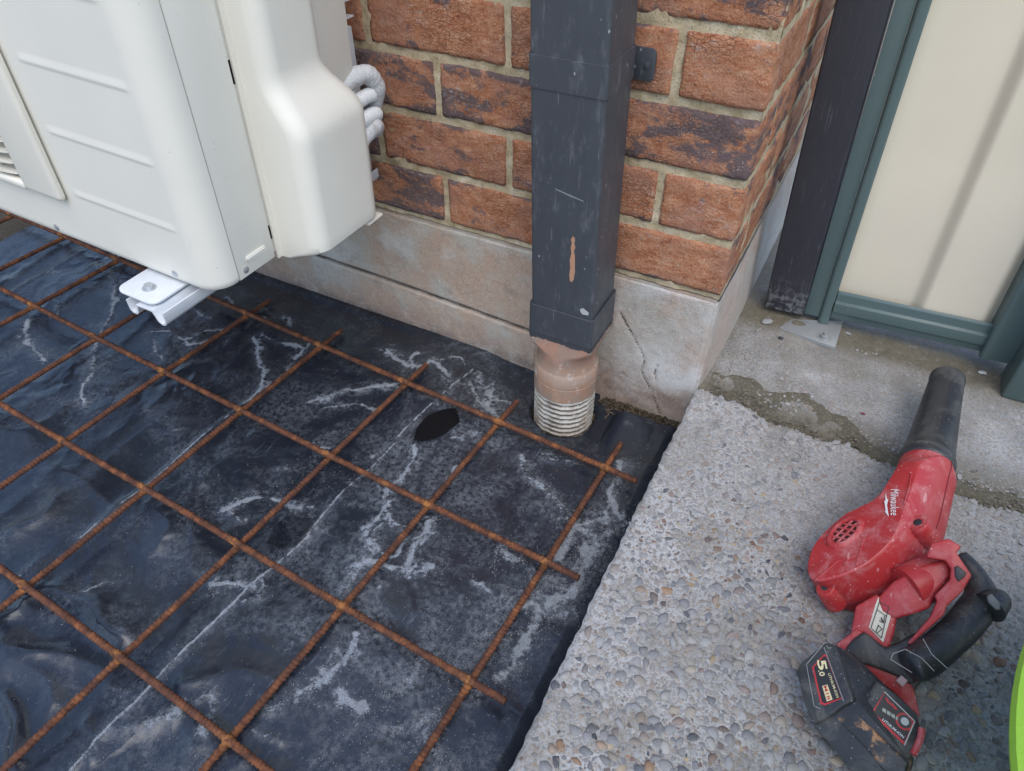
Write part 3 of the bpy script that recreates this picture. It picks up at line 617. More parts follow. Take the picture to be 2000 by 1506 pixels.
veins = [
 ([(0,275),(120,245),(250,205),(350,185),(440,190)], Z3, .0055, .95), ([(120,270),(250,285),(340,310)], Z3, .004, .6),
 ([(420,0),(480,60),(560,90),(640,70),(700,110),(710,150)], Z3, .006, .9), ([(560,90),(540,40),(580,20)], Z3, .005, .7), ([(640,50),(780,40),(830,70)], Z3, .004, .6),
 ([(570,490),(585,550),(550,610),(490,680),(410,740)], Z3, .0045, 1), ([(420,780),(340,880),(310,950),(340,1020),(400,1070)], Z3, .0048, 1),
 ([(240,1170),(250,1130),(330,1120),(420,1150),(530,1165),(650,1145)], Z3, .005, 1), ([(640,890),(650,950),(600,1010),(560,1080),(545,1130)], Z3, .006, .9),
 ([(410,830),(440,890),(520,920)], Z3, .0035, .8), ([(890,130),(960,220),(940,280),(1000,340)], Z3, .011, .75), ([(960,160),(980,240),(1060,260)], Z3, .006, .6),
 ([(860,160),(900,260),(960,330)], Z3, .007, .6), ([(700,470),(780,470),(860,460),(930,450)], Z3, .006, .6), ([(790,600),(750,660)], Z3, .0045, .9),
 ([(20,470),(60,500),(110,510)], Z3, .004, .8), ([(600,245),(680,275)], Z3, .004, .7), ([(250,590),(330,560)], Z3, .002, .7),
 ([(1640,590),(1590,700),(1580,790),(1640,900)], Z3, .006, .9), ([(1380,930),(1480,950),(1440,1080),(1420,1200),(1360,1260),(1250,1340)], Z3, .014, .8),
 ([(1560,900),(1500,1000),(1440,1120)], Z3, .014, .6), ([(1030,1050),(1150,1130),(1180,1200)], Z3, .016, .42), ([(1000,1240),(1080,1290)], Z3, .010, .4), ([(860,1190),(950,1250)], Z3, .005, .5), ([(240,1170),(230,1230),(200,1260)], Z3, .004, .6), ([(400,1190),(370,1250)], Z3, .005, .5),
 ([(1110,540),(1150,660),(1260,740),(1380,890)], Z3, .0013, 1.0), ([(1200,560),(1300,590),(1400,590)], Z3, .0012, .6),
 ([(640,450),(700,500),(750,560),(740,680),(700,780),(650,860),(610,950),(590,1100),(530,1250),(515,1330)], Z2_, .0055, .62),
 ([(170,780),(140,900),(200,950),(280,1050)], Z2_, .006, .65), ([(330,640),(360,720),(320,770)], Z2_, .005, .45), ([(330,490),(380,500)], Z2_, .004, .5),
 ([(950,880),(1120,870),(1210,920),(1350,880),(1480,860)], Z2_, .0038, .75), ([(1210,900),(1220,950),(1390,920)], Z2_, .003, .7), ([(990,900),(1010,990),(1050,1040)], Z2_, .006, .5),
 ([(1190,700),(1290,760),(1380,790)], Z2_, .005, .65), ([(1460,650),(1520,720)], Z2_, .005, .6), ([(1700,730),(1800,790),(1890,800),(1900,870)], Z2_, .004, .75), ([(1650,790),(1760,800)], Z2_, .003, .6),
 ([(1650,910),(1690,1060),(1710,1210),(1570,1330)], Z2_, .0026, .9), ([(1710,1210),(1760,1230)], Z2_, .0026, .9), ([(1720,900),(1850,950),(1990,990)], Z2_, .0045, .85), ([(2000,960),(1900,1060),(1830,1160)], Z2_, .008, .6),
 ([(1240,390),(1330,370),(1400,380),(1450,405)], Z5, .0042, 1), ([(1500,390),(1525,440),(1480,500),(1400,530)], Z5, .0022, .5), ([(490,430),(600,360),(700,340)], Z5, .0025, .6), ([(80,350),(190,240)], Z5, .002, .5),
 ([(910,1210),(960,1180),(1030,1170)], Z5, .004, .95), ([(1090,1120),(1180,1070),(1230,1060),(1220,1130),(1190,1220)], Z5, .003, .8), ([(1560,1150),(1660,1095)], Z5, .003, .8), ([(1160,1270),(1170,1300)], Z5, .004, .9), ([(1440,1240),(1600,1300),(1640,1340)], Z5, .0012, .5), ([(760,1220),(900,1215)], Z5, .0016, .4), ([(600,960),(700,1000),(760,1010)], Z5, .005, .3),
 ([(690,1240),(680,1280),(640,1320),(650,1350),(700,1385)], dict(ox=0, oy=0, s=1), .008, .9), ([(640,1320),(600,1345),(590,1355)], dict(ox=0, oy=0, s=1), .004, .9), ([(680,1290),(660,1250),(700,1215)], dict(ox=0, oy=0, s=1), .006, .5), ([(760,1350),(850,1300),(930,1330)], dict(ox=0, oy=0, s=1), .014, .38), ([(700,1445),(800,1420),(860,1390)], dict(ox=0, oy=0, s=1), .012, .35), ([(870,1480),(830,1430),(850,1380)], dict(ox=0, oy=0, s=1), .006, .45),
 ([(430,985),(500,955),(550,970),(605,990)], dict(ox=0, oy=0, s=1), .0055, .8), ([(430,985),(470,1000)], dict(ox=0, oy=0, s=1), .004, .7), ([(560,910),(640,915),(700,940)], dict(ox=0, oy=0, s=1), .012, .3), ([(740,950),(760,1000),(720,1050),(760,1085),(790,1050)], dict(ox=0, oy=0, s=1), .005, .6),
 ([(960,1230),(1000,1180),(1050,1190),(1020,1260),(980,1310)], dict(ox=0, oy=0, s=1), .013, .62), ([(1090,1090),(1120,1020),(1170,1010)], dict(ox=0, oy=0, s=1), .012, .6), ([(960,1310),(920,1290)], dict(ox=0, oy=0, s=1), .012, .35),
 ([(1215,915),(1200,960),(1190,1010)], dict(ox=0, oy=0, s=1), .006, .6),
]
for i, (pl, zt, w, k) in enumerate(veins): vein(W2(pl, **zt), w*.78, k*.92, .0012 if w < .006 else 0, .006, i)
creases = [([(870,90),(700,240),(520,400),(430,510),(330,610),(180,740),(60,870),(0,950)], Z3, .0014, .75), ([(1786,120),(1640,250),(1450,410),(1300,560),(1020,830),(900,950),(700,1160),(560,1300),(370,1506)], Z5, .0016, .9),
 ([(520,748),(440,800),(330,890),(260,950),(150,1040)], dict(ox=0, oy=0, s=1), .0012, .6), ([(530,360),(390,440),(190,540),(30,620)], Z2_, .0010, .25), ([(0,1040),(60,1180),(100,1310)], Z5, .001, .2)]
for i, (pl, zt, w, k) in enumerate(creases): vein(W2(pl, **zt), w, k, .0022, 0, 50+i)
folds = [([(0,760),(200,790),(400,840),(580,905)], .012, .020), ([(180,430),(400,440),(540,520),(690,750)], .010, .018), ([(0,600),(120,540),(160,470)], .009, .012), ([(0,880),(260,960),(300,1100)], .010, .02), ([(80,60),(250,0),(330,-120)], .010, .025),
 ([(1080,980),(1400,940),(1560,1010),(1600,1120)], .007, .014), ([(700,1220),(1000,1230),(1180,1330)], .007, .02), ([(470,1230),(520,1350),(470,1440)], .007, .012), ([(0,1040),(60,1180),(60,1400)], .009, .01), ([(560,490),(640,640),(720,690)], .007, .012), ([(860,-80),(960,60),(900,160)], .006, .02), ([(300,-300),(500,-200),(640,-60)], .008, .025), ([(-80,-500),(150,-520),(300,-640)], .008, .02)]
Zp -= .0085*np.clip((-X-.30)/.25, 0, 1)*np.clip((-Y-.15)/.2, 0, 1)
for i, (pl, h, w) in enumerate(folds):
    P = spline(W2(pl, **Z5), 40); sx = X+.02*(vnoise(XY, 16, 90+i)-.5); sy = Y+.02*(vnoise(XY, 16, 91+i)-.5); d = polydist(sx, sy, P)
    Zp += h*np.exp(-(d/w)**1.3)*(.5+.8*vnoise(XY, 12, 95+i))
# curled flap in front of the pipe
fl = [tuple(atz(u, v, GZ)[:2]) for u, v in ((1140, 905), (1160, 875), (1185, 835), (1195, 815))]
fl2 = [tuple(atz(u, v, GZ)[:2]) for u, v in ((1000, 885), (1060, 910), (1090, 960), (1117, 1012))]
d = polydist(X, Y, fl2); cx, cy = atz(1120, 920, GZ)[:2]
Zp += .004*np.clip(1-np.hypot(X-cx, Y-cy)/.07, 0, 1)
# stay below the bars
Zb = -.2492
Zp = np.minimum(Zp, Zb)
# slot cut round the pipe
cut = np.hypot(X+.206, Y+.079) < .0535+.010*vnoise(XY, 40, 44)
cut |= (X > -.165) & (Y > -.036+.020*vnoise(XY, 30, 46))
Zp = np.where(cut, -.296, Zp)
sheet = grid_mesh('plastic_sheet', np.stack([X, Y, Zp], -1), PLASTIC, None, False)
tag(sheet, 'wrinkled black plastic membrane with white dust lines spread under the rusty mesh', 'plastic sheet')
vflt(sheet.data, 'dust', np.clip(dust, 0, 1))
hz = np.clip(.35+.9*np.exp(-((X+.28)**2+(Y+.36)**2)/.12), 0, 1)*np.clip((-X-.015)/.03, 0, 1)
hz = np.where(np.hypot(X-cx, Y-cy) < .05, .1, hz)
vflt(sheet.data, 'haze_dust', hz)
ca = spline([(1143, 915), (1152, 893), (1166, 868), (1182, 838), (1196, 812)], 40); cb = spline([(1248, 955), (1262, 925), (1280, 895), (1300, 866), (1306, 848)], 40)
pt = np.linspace(0, 1, 50); FP = np.zeros((50, 40, 3))
for j in range(40):
    A0 = atz(*ca[j], -.262)[:2]; B0 = atz(*cb[j], -.268)[:2]; lift = .010+.016*j/39
    for i, t in enumerate(pt):
        x, y = A0*(1-t)+B0*t; zc = -.266+lift*math.sin(min(1, t/.30)*math.pi/2)*(1-smooth_(max(0, (t-.12)/.88)))+.003*math.sin(t*9+j*.12)*(t > .3)*(t-.3)
        FP[i, j] = (x-.004*math.sin(min(1, t/.3)*math.pi)*lift/.026, min(y, -.006), zc)
fo = grid_mesh('flap', FP, PLASTIC, sheet); vflt(fo.data, 'dust', np.zeros(2000)); vflt(fo.data, 'haze_dust', np.full(2000, .12))
def sheetz(x, y):
    i = min(len(xs)-1, max(0, int((x-xs[0])/st))); j = min(len(ys)-1, max(0, int((y-ys[0])/st))); return Zp[i, j], dust[i, j]
# loose sand grains along the slab
OV, OF = ico(1); r3 = np.random.default_rng(8); GV = []; n = 0
while n < 5200:
    x = r3.uniform(-.75, -.01); y = r3.uniform(-.95, -.08); z, dq = sheetz(x, y)
    wgt = dq*(1.0 if x > -.22 else .35)
    if r3.random() < wgt**1.3 + .004:
        GV.append(OV*r3.uniform(.00035, .0009)*np.array([1, 1, .7])+np.array([x, y, z+.0003])); n += 1
V = np.concatenate(GV); T = (OF[None]+(np.arange(n)*len(OV))[:, None, None]).reshape(-1, 3)
tag(tri_mesh('sand_grains', V, T, SAND), kind='stuff')

# ------------------------------------------------------------------ welded rebar mesh
mesh = thing('rebar_mesh', 'rusty welded steel reinforcing mesh of ribbed bars lying on the black plastic', 'reinforcing mesh', (RO[0], RO[1], -.249))
RR = .0050
def gp(a, b): return RO+RS*(b-5)*EX+RS*a*EY
def rod(p0, p1, z, cross, wavy):
    p0 = np.array(p0); p1 = np.array(p1); L = np.linalg.norm(p1-p0); n = int(L/.0016); seg = 10
    s = np.linspace(0, L, n); t = (p1-p0)/L; nn = np.array([-t[1], t[0]])
    P = np.zeros((n, 3)); lat = .0030*np.sin(s*2.3+wavy)+.0008*np.sin(s*9+wavy*3)
    P[:, :2] = p0+np.outer(s, t)+np.outer(lat, nn); P[:, 2] = z
    th = np.linspace(0, 2*np.pi, seg, endpoint=False)
    rib = np.sin(2*np.pi*(s[:, None]/.0060+np.where(np.sin(th) > 0, 1, -1)*th[None]/(2*np.pi)*1.0))
    r = RR*.94+.00055*np.clip(rib*2, -1, 1)
    r = r+.00025*rng.normal(size=r.shape)
    w = np.zeros(n)
    for c in cross: w = np.maximum(w, np.exp(-((s-((np.array(c)-p0) @ t))/.0075)**2))
    r = r+.0007*(np.exp(-((1-w)/.5)**2)[:, None])
    V, F = tube(P, r, seg); o = add('rod', V, F, RUST, mesh, ang=60)
    wv = np.repeat(w, seg); vflt(o.data, 'weld', wv)
for a in range(0, 6):
    p0, p1 = gp(a, -3.4), gp(a, 5.27); rod(p0, p1, -.2344, [gp(a, b) for b in range(-3, 6)], a*1.7)
for b in range(-3, 6):
    p0, p1 = gp(-.33, b), gp(5.3, b); rod(p0, p1, -.2435, [gp(a, b) for a in range(0, 6)], b*2.3+.5)

# cut scraps of film and small bits
def flat_piece(name, px, z, mat, label, cat, th=.0006, curl=.002):
    P = np.array([atz(u, v, z) for u, v in px]); c = P.mean(0); r = thing(name, label, cat, tuple(c)) if False else None
    bm = bmesh.new(); vs = [bm.verts.new(p+np.array([0, 0, curl*(i % 2)])) for i, p in enumerate(P)]; vc = bm.verts.new(c+np.array([0, 0, curl*1.5]))
    k = len(vs)
    for i in range(k): bm.faces.new((vs[i], vs[(i+1) % k], vc))
    bmesh.ops.solidify(bm, geom=bm.faces[:], thickness=th)
    return tag(from_bm(name, bm, mat), label, cat, 'black plastic offcuts on the sheet')
FILM = plain('clean_black_film', (.010, .011, .014), .42, 0, .5)
def leafpx(pts): return [tuple(p) for p in spline(pts+[pts[0]], 28)[:-1]]
flat_piece('plastic_scrap', [(808,859),(812,842),(820,828),(836,812),(856,803),(876,798),(890,797),(895,810),(898,824),(884,835),(866,848),(846,857),(826,861)], GZ+.001, FILM, 'clean black leaf shaped offcut of plastic lying just below the top mesh bar', 'plastic scrap', curl=.0002)
FILM2 = PLASTIC
sc2 = flat_piece('plastic_scrap', [(520,1062),(530,1040),(545,1020),(560,1006),(585,1010),(612,1014),(600,1034),(585,1052),(566,1066),(540,1065)], GZ+.001, FILM2, 'dull black offcut of plastic lying in the middle of the mesh beside a crease', 'plastic scrap', curl=.0006)
vflt(sc2.data, 'haze_dust', np.full(len(sc2.data.vertices), .55))

# ------------------------------------------------------------------ downpipe
dp = thing('downpipe', 'dark slate rectangular downpipe with a brown and white ribbed connector going into the ground', 'downpipe', (-.204, -.075, -.285))
PX0, PX1, PY0, PY1 = -.2535, -.1535, -.119, -.030
def rectring(z, e=0, dx=0, r=.006): 
    pts = []
    for cx, cy, a0 in ((PX1+e-r, PY1+e-r, 0), (PX0-e+r, PY1+e-r, 90), (PX0-e+r, PY0-e+r, 180), (PX1+e-r, PY0-e+r, 270)):
        for k in range(6): a = R_(a0+k*18); pts.append((cx+dx+r*math.cos(a), cy+r*math.sin(a), z))
    return np.array(pts)
def circring(z, r, cx=-.206, cy=-.079, n=24):
    # same vertex order as rectring
    return np.array([(cx+r*math.cos(R_(q)), cy+r*math.sin(R_(q)), z) for q in np.concatenate([np.arange(0, 90.1, 18)*90/90+a0 for a0 in (0, 90, 180, 270)])])
def loft(name, rings, mat, parent, cap=False, ang=40):
    n = len(rings[0]); V = np.concatenate(rings); F = [(i*n+j, i*n+(j+1) % n, (i+1)*n+(j+1) % n, (i+1)*n+j) for i in range(len(rings)-1) for j in range(n)]
    if cap: F += [tuple(range(n))[::-1], tuple((len(rings)-1)*n+j for j in range(n))]
    o = add(name, V, F, mat, parent, True, ang); return o
lean = lambda z: -.010*(z+.03)/.43
loft('pipe', [rectring(z, 0, lean(z)) for z in np.linspace(-.03, .62, 14)], SLATE, dp)
st_ = loft('bracket', [rectring(z, e, lean(z)) for z, e in ((.3055, .0003), (.306, .0016), (.3435, .0016), (.344, .0003))], SLATE, dp)
lp = [(-.170, .294), (-.152, .294)]+[(-.149+.007*math.cos(a), .301+.007*math.sin(a)) for a in np.linspace(-1.4, 0, 5)]+[(-.149+.007*math.cos(a), .327+.007*math.sin(a)) for a in np.linspace(0, 1.4, 5)]+[(-.170, .334)]
lug = from_bm('lug', prism_bm([(x, -.0075, z) for x, z in lp], (0, .004, 0), .0006), SLATE, st_)
def cyl(name, p, axis, r, h, mat, parent, n=20, bev=.0006):
    a = nrm(axis); p = np.array(p); V, F = tube(np.array([p, p+a*h*.12, p+a*h*.9, p+a*h]), np.array([r, r, r, r*.86]), n); return add(name, V, F, mat, parent)
def screw_head(p, axis, r, mat, parent, name='screw', hexa=False):
    a = nrm(axis); p = np.array(p); n = 6 if hexa else 16
    V, F = tube(np.array([p, p+a*r*.15, p+a*r*.16, p+a*r*(.9 if hexa else .35)]), np.array([r*1.5, r*1.5, r, r*(.95 if hexa else .75)]) if hexa else np.array([r*1.15, r*1.15, r, r*.6]), n if not hexa else 12)
    return add(name, V, F, mat, parent, ang=30)
screw_head((-.1535, -.0075, .314), (0, -1, 0), .0048, SLATE, st_)
sk = loft('socket', [rectring(z, e) for z, e in ((-.014, .0020), (-.0135, .0030), (-.064, .0032))], SLATE, dp)
loft('socket_rim', [rectring(-.0138, .0032), rectring(-.0132, .0022), rectring(-.0138, .0004), rectring(-.030, .0004)], SLATE, sk)
loft('adaptor', [rectring(-.0635, .0032), rectring(-.078, .0030)]+[rectring(-.078, .0036)*(1-t)+circring(-.104, .049)*t+np.array([0, 0, .0]) for t in (.25, .5, .75, 1)]+[circring(-.118, .0485)], TERRA, dp)
CPX = []
for z, r in ((-.117, .0487), (-.134, .0487), (-.1365, .0500), (-.139, .0528), (-.160, .0530), (-.1605, .0518), (-.1625, .0518), (-.163, .0532), (-.190, .0532), (-.1915, .0505)): CPX.append(circring(z, r))
loft('coupling', CPX, TERRA2, dp, ang=50)
CR_ = []; z = -.190
for i in range(9):
    for q, r in ((0, .0488), (.0022, .0512), (.0045, .0524), (.0068, .0512), (.009, .0488)): CR_.append(circring(z-q, r))
    z -= .0105
cpo = loft('corrugated_pipe', CR_, RIBW, dp, ang=80); vflt(cpo.data, 'groove', np.repeat([1-(np.hypot(*(q[0, :2]+np.array([.206, .079])))-.0488)/.0036 for q in CR_], len(CR_[0])))
# worn paint drip and chips on the front face
def decal_poly(name, px, P0, n, mat, parent, th=.0005, sm=True):
    P = np.array([atp(u, v, P0, n) for u, v in px]); n = nrm(n); bm = prism_bm(P+n*th, -n*th*.8); return from_bm(name, bm, mat, parent, False)
drip = [(1119,461),(1123,466),(1122,476),(1124,484),(1121,490),(1123,500),(1123,530),(1121,545),(1117,551),(1113,548),(1112,536),(1114,522),(1113,508),(1116,495),(1115,484),(1117,474),(1115,468)]
decal_poly('paint_chip', drip, (0, PY0, 0), (0, -1, 0), CHIP, dp)
decal_poly('paint_chip', [(1133,604),(1139,602),(1150,611),(1149,616),(1138,614),(1134,609)], (0, PY0, 0), (0, -1, 0), plain('chalky_chip', (.42, .43, .44), .7), dp)
decal_poly('paint_chip', [(1084,368),(1139,392),(1139.6,394),(1112,383),(1085,370)], (0, PY0, 0), (0, -1, 0), plain('scratch', (.22, .23, .24), .6), dp, .0003)

# soil pocket, roots round the pipe
r4 = np.random.default_rng(12)
V_, F_ = ico(1); GV = []
for i in range(2600):
    a = r4.uniform(0, 2*np.pi); q = r4.uniform(.048, .095) if i < 1500 else 0
    x, y = (-.206+q*math.cos(a), -.079+q*math.sin(a)) if i < 1500 else (r4.uniform(-.16, -.005), r4.uniform(-.028, -.004))
    if y > -.004 or (i < 1500 and q > .07 and (x < -.2 or y < -.09)): continue
    GV.append(V_*r4.uniform(.001, .0038)*np.array([1, 1, .7])+np.array([x, y, -.285+r4.uniform(0, .010)+(.01 if i >= 1500 else 0)]))
k = len(GV); V = np.concatenate(GV); T = (F_[None]+(np.arange(k)*len(V_))[:, None, None]).reshape(-1, 3); tag(tri_mesh('soil_crumbs', V, T, SOIL), kind='stuff')
GV = []; FV = []; off = 0
for i in range(46):
    u, v = (r4.uniform(1150, 1300), 0); t = (u-1150)/150; v = 790+62*t+r4.normal(0, 7)
    p = atz(u, v, -.272); P = [p]; dir_ = nrm([1, -.1+r4.normal(0, .6), 0])
    for s in range(5): dir_ = nrm(dir_+r4.normal(0, .55, 3)*np.array([1, 1, .35])); P.append(P[-1]+dir_*r4.uniform(.004, .010))
    P = spline(P, 14); P[:, 2] = np.clip(P[:, 2], -.278, -.262); P[:, 1] = np.minimum(P[:, 1], -.006)
    a, f = tube(P, np.linspace(r4.uniform(.0006, .0016), .0004, 14), 5); GV.append(a); FV += [tuple(j+off for j in q) for q in f]; off += len(a)
tag(add('dry_roots', np.concatenate(GV), FV, ROOT), kind='stuff')

# ------------------------------------------------------------------ air conditioner (local frame, slightly out of level)
AX, AY, AZ = -.555, -.420, .0858
ac = thing('air_conditioner', 'cream outdoor air conditioner unit hung on the brick wall above the black plastic', 'air conditioner', (AX, AY, AZ), (0, R_(1.9), 0))
rad = .036
def smooth01(t): t = np.clip(t, 0, 1); return t*t*(3-2*t)
prof = [(x, 0.0) for x in list(np.arange(-.84, -.42, .03))+list(np.arange(-.42, -rad, .004))]
prof += [(-rad+rad*math.sin(a), rad-rad*math.cos(a)) for a in np.linspace(0, math.pi/2, 14)]+[(0, rad+.0025)]
prof = np.array(prof); tang = np.gradient(prof, axis=0); tang /= np.linalg.norm(tang, axis=1)[:, None]; nor = np.stack([tang[:, 1], -tang[:, 0]], -1)
zl = np.concatenate([np.linspace(0, .06, 12), np.arange(.063, .40, .0016), np.linspace(.405, .60, 12)])
A, Zl = np.meshgrid(np.arange(len(prof)), zl, indexing='ij'); XX = prof[A, 0]; disp = np.zeros_like(XX)
for zr, xa, xb in ((.0905, -.223, -.040), (.1765, -.221, -.040), (.2620, -.217, -.038), (.3480, -.214, -.038), (.433, -.214, -.038)):
    win = smooth01((XX-xa)/.006)*smooth01((xb-XX)/.006)
    t = (Zl-zr)/.0045; step_ = np.where(t > 1, 0, np.where(t > -1, (1-t)/2, np.clip(1-(-1-t)/.9, 0, 1))); disp += .0012*win*np.clip(step_, 0, 1)
nz_ = nor[A]; Pp = np.stack([XX+nz_[..., 0]*disp, prof[A, 1]+nz_[..., 1]*disp, Zl], -1)
bev = smooth01(Zl/.006); Pp[..., 0] -= nz_[..., 0]*.004*(1-bev); Pp[..., 1] -= nz_[..., 1]*.004*(1-bev)
fp = grid_mesh('front_panel', Pp, CREAM_AC, ac, False)
box('base_pan', -.84, -.013, .013, .325, .0008, .014, CREAM_AC, ac, .003)
box('rear_body', -.84, -.012, .10, .330, .014, .60, CREAM_AC, ac, .004)
sp_ = box('side_panel', -.02, -.0008, rad+.0042, .108, .0012, .60, CREAM_AC, ac, .0016)
bm = bmesh.new(); bbox(bm, -.02, -.0046, .1085, .330, .004, .60, .004); from_bm('side_panel', bm, CREAM_AC, ac)
bm = bmesh.new(); bbox(bm, -.0016, .0016, .058, .094, .0215, .0285, .0028, 3); rb = from_bm('pressed_rib', bm, CREAM_AC, sp_); rb.rotation_euler = (0, 0, 0)
screw_head((-.0008, .0535, .0115), (1, 0, 0), .0042, GALV, sp_)
for z0, z1 in ((.027, .047), (.235, .262)): box('slot', -.0052, -.0040, .1105, .1155, z0, z1, DARK, ac, 0)
for x in (-.303, -.073): screw_head((x, -.0002, .0125), (0, -1, 0), .0042, GALV, fp)
# fan grille, right hand end of it
gr = bpy.data.objects.new('fan_grille', None); gr.empty_display_size = .02; COL.objects.link(gr); gr.parent = ac
gx0, gx1, gz0, gz1, ox = -.80, -.240, .072, .56, -.316
bm = bmesh.new(); bbox(bm, ox, gx1, -.012, .0, gz0, gz1, .008, 3); bbox(bm, gx0, ox+.004, -.0118, .0, gz0+.0004, gz0+.012, .004, 3); from_bm('frame', bm, CREAM_PL, gr)
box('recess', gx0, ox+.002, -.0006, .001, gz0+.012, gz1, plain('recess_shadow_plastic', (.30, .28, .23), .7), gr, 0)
nsl = 0
for zc in np.arange(gz0+.020, gz1-.01, .0150):
    bx = ox-.003-.030*math.exp(-((zc-gz0)/.030))*0
    P = np.array([(x, -.0135*math.sqrt(max(0, 1-((x-ox-.0)/.06+1)**2)) if x > ox-.06 else -.0135, zc) for x in np.linspace(gx0, ox+.001, 40)])
    V = []; 
    for p in P: V += [(p[0], p[1], zc+.0016), (p[0], p[1], zc-.0016), (p[0], -.0005, zc-.0022), (p[0], -.0005, zc+.0010)]
    F = [(4*i+j, 4*i+(j+1) % 4, 4*i+4+(j+1) % 4, 4*i+4+j) for i in range(len(P)-1) for j in range(4)]+[(0, 1, 2, 3), tuple(4*len(P)-4+j for j in (3, 2, 1, 0))]
    add('slat', V, F, CREAM_PL, gr, True, 30)
for xx_ in (ox-.045, ox-.13): box('stay', xx_-.002, xx_+.002, -.010, -.001, gz0+.012, gz1, CREAM_PL, gr, .0006)
# foot plate and bolt
ft = box('foot', -.136, -.064, -.050, .05, -.0045, -.0012, ZINC, ac, 0)
bm = bmesh.new(); P = [(-.064, .05, -.003)]+[(-.078+.014*math.cos(R_(a)), -.036+.014*math.sin(R_(a)), -.003) for a in (0, -20, -45, -70, -90)]+[(-.122+.014*math.cos(R_(a)), -.036+.014*math.sin(R_(a)), -.003) for a in (-90, -110, -135, -160, -180)]+[(-.136, .05, -.003)]
bpy.data.meshes.remove(ft.data)
ft = from_bm('foot', prism_bm(np.array(P), (0, 0, -.0035), .0011), ZINC, ac)
screw_head((-.098, -.026, -.0032), (0, 0, 1), .0062, GALV, ft, 'bolt', True)
# pipe cover
def cover():
    zc = np.concatenate([np.array([.0, .003, .008, .014, .021]), np.linspace(.03, .60, 70)]) + .0
    ring_n = 60; rings = []
    for z in zc:
        s = smooth01((z-.175)/.075)
        dx = .076*(1-s)+.046*s; yr = .262*(1-s)+.226*s; yf = .117
        low = smooth01((z)/.024)
        dx2 = dx*(.30+.70*math.sqrt(low)) if z < .024 else dx
        r = min(.024, dx2*.48); pts = [(0, yf-.004), (.0035, yf-.004), (.0035, yf+.003)]
        # front wall, rounded corner, outer wall, rounded corner, rear
        for a in np.linspace(0, math.pi/2, 14): pts.append((dx2-r+r*math.sin(a)-0*.0, yf+.004+r-r*math.cos(a)))
        for a in np.linspace(0, math.pi/2, 14): pts.append((dx2-r+r*math.cos(a), yr-r+r*math.sin(a)))
        pts += [(.0035, yr), (.0035, yr+.010), (0, yr+.010)]
        rings.append([(x-.004, y, z-.004) for x, y in pts])
    P = np.array(rings); return P
P = cover(); n, m_ = P.shape[:2]
V = P.reshape(-1, 3); F = [(i*m_+j, (i+1)*m_+j, (i+1)*m_+j+1, i*m_+j+1) for i in range(n-1) for j in range(m_-1)]+[tuple(range(m_))]
F = [f[::-1] for f in F]
pc = add('pipe_cover', V, F, CREAM_PL, ac, True, 38)
box('drip_tab', .050, .068, .232, .268, .006, .010, CREAM_PL, pc, .0015)
# lagged pipes behind the cover
pb = bpy.data.objects.new('pipe_bundle', None); pb.empty_display_size = .02; COL.objects.link(pb); pb.parent = ac
def L(x, y, z): return np.array([x-AX, y-AY, z-AZ])
def hose(name, pts, r, mat, rib=0, n=70):
    P = spline([L(p[0]-.013, p[1], p[2]) for p in pts], n*(4 if rib else 1)); rr = np.full(len(P), r)
    if rib: rr = r+rib*np.sin(np.linspace(0, len(P)*.95, len(P)))
    else: rr = r*(1+.035*np.sin(np.linspace(0, 38, len(P)))+.03*np.random.default_rng(3).normal(size=len(P)))
    V, F = tube(P, rr, 16); return add(name, V, F, mat, pb, True, 70)
hose('lagged_pipe', [(-.560, -.17, .215), (-.556, -.13, .240), (-.552, -.095, .258), (-.545, -.066, .258), (-.543, -.050, .238), (-.552, -.045, .212), (-.57, -.05, .19)], .0135, FOAM)
hose('conduit', [(-.545, -.17, .205), (-.540, -.135, .220), (-.538, -.105, .231), (-.542, -.07, .230), (-.556, -.04, .215), (-.58, -.03, .19)], .0092, HOSE, .0013)
hose('conduit', [(-.540, -.17, .186), (-.533, -.14, .196), (-.530, -.115, .206), (-.534, -.08, .206), (-.548, -.05, .192), (-.58, -.04, .16)], .0092, HOSE, .0013)
hose('lagged_pipe', [(-.538, -.17, .148), (-.530, -.135, .170), (-.526, -.105, .187), (-.531, -.075, .188), (-.555, -.045, .165)], .0115, FOAM)

# wall bracket that carries the unit
br = thing('wall_bracket', 'white steel bracket arm under the air conditioner with one corner sticking out at the front', 'bracket', (-.63, 0, .06))
bm = bmesh.new()
Pc = [(-.668, .080), (-.668, .064), (-.664, .060), (-.656, .060), (-.652, .064), (-.648, .076), (-.622, .076), (-.617, .062), (-.611, .058), (-.604, .060), (-.600, .066), (-.600, .080)]
Pc = np.array(Pc); Pi = Pc+np.array([[.0022, 0], [.0022, .001], [.001, .0022], [-.001, .0022], [-.0022, .001], [-.0022, .002], [.0022, .002], [.0022, .001], [.001, .0022], [-.001, .0022], [-.0022, .001], [-.0022, 0]])
ring = np.vstack([Pc, Pi[::-1]]); from_bm('arm', prism_bm(np.stack([ring[:, 0], np.full(len(ring), -.474), ring[:, 1]], -1), (0, .462, 0)), ZINC, br, True, 50)
def channel(x0, x1, y0, y1, z0, z1, t=.002):
    bm = bmesh.new(); bbox(bm, x0, x1, y0, y0+t, z0, z1); bbox(bm, x0, x1, y0+t, y1, z0, z0+t); bbox(bm, x0, x1, y0+t, y1, z1-t, z1); return bm
from_bm('rail', channel(-1.30, -.590, -.056, -.030, .322, .346), ZINC, br)
box('upright', -.655, -.613, -.046, -.010, .058, .302, ZINC, br, .002)

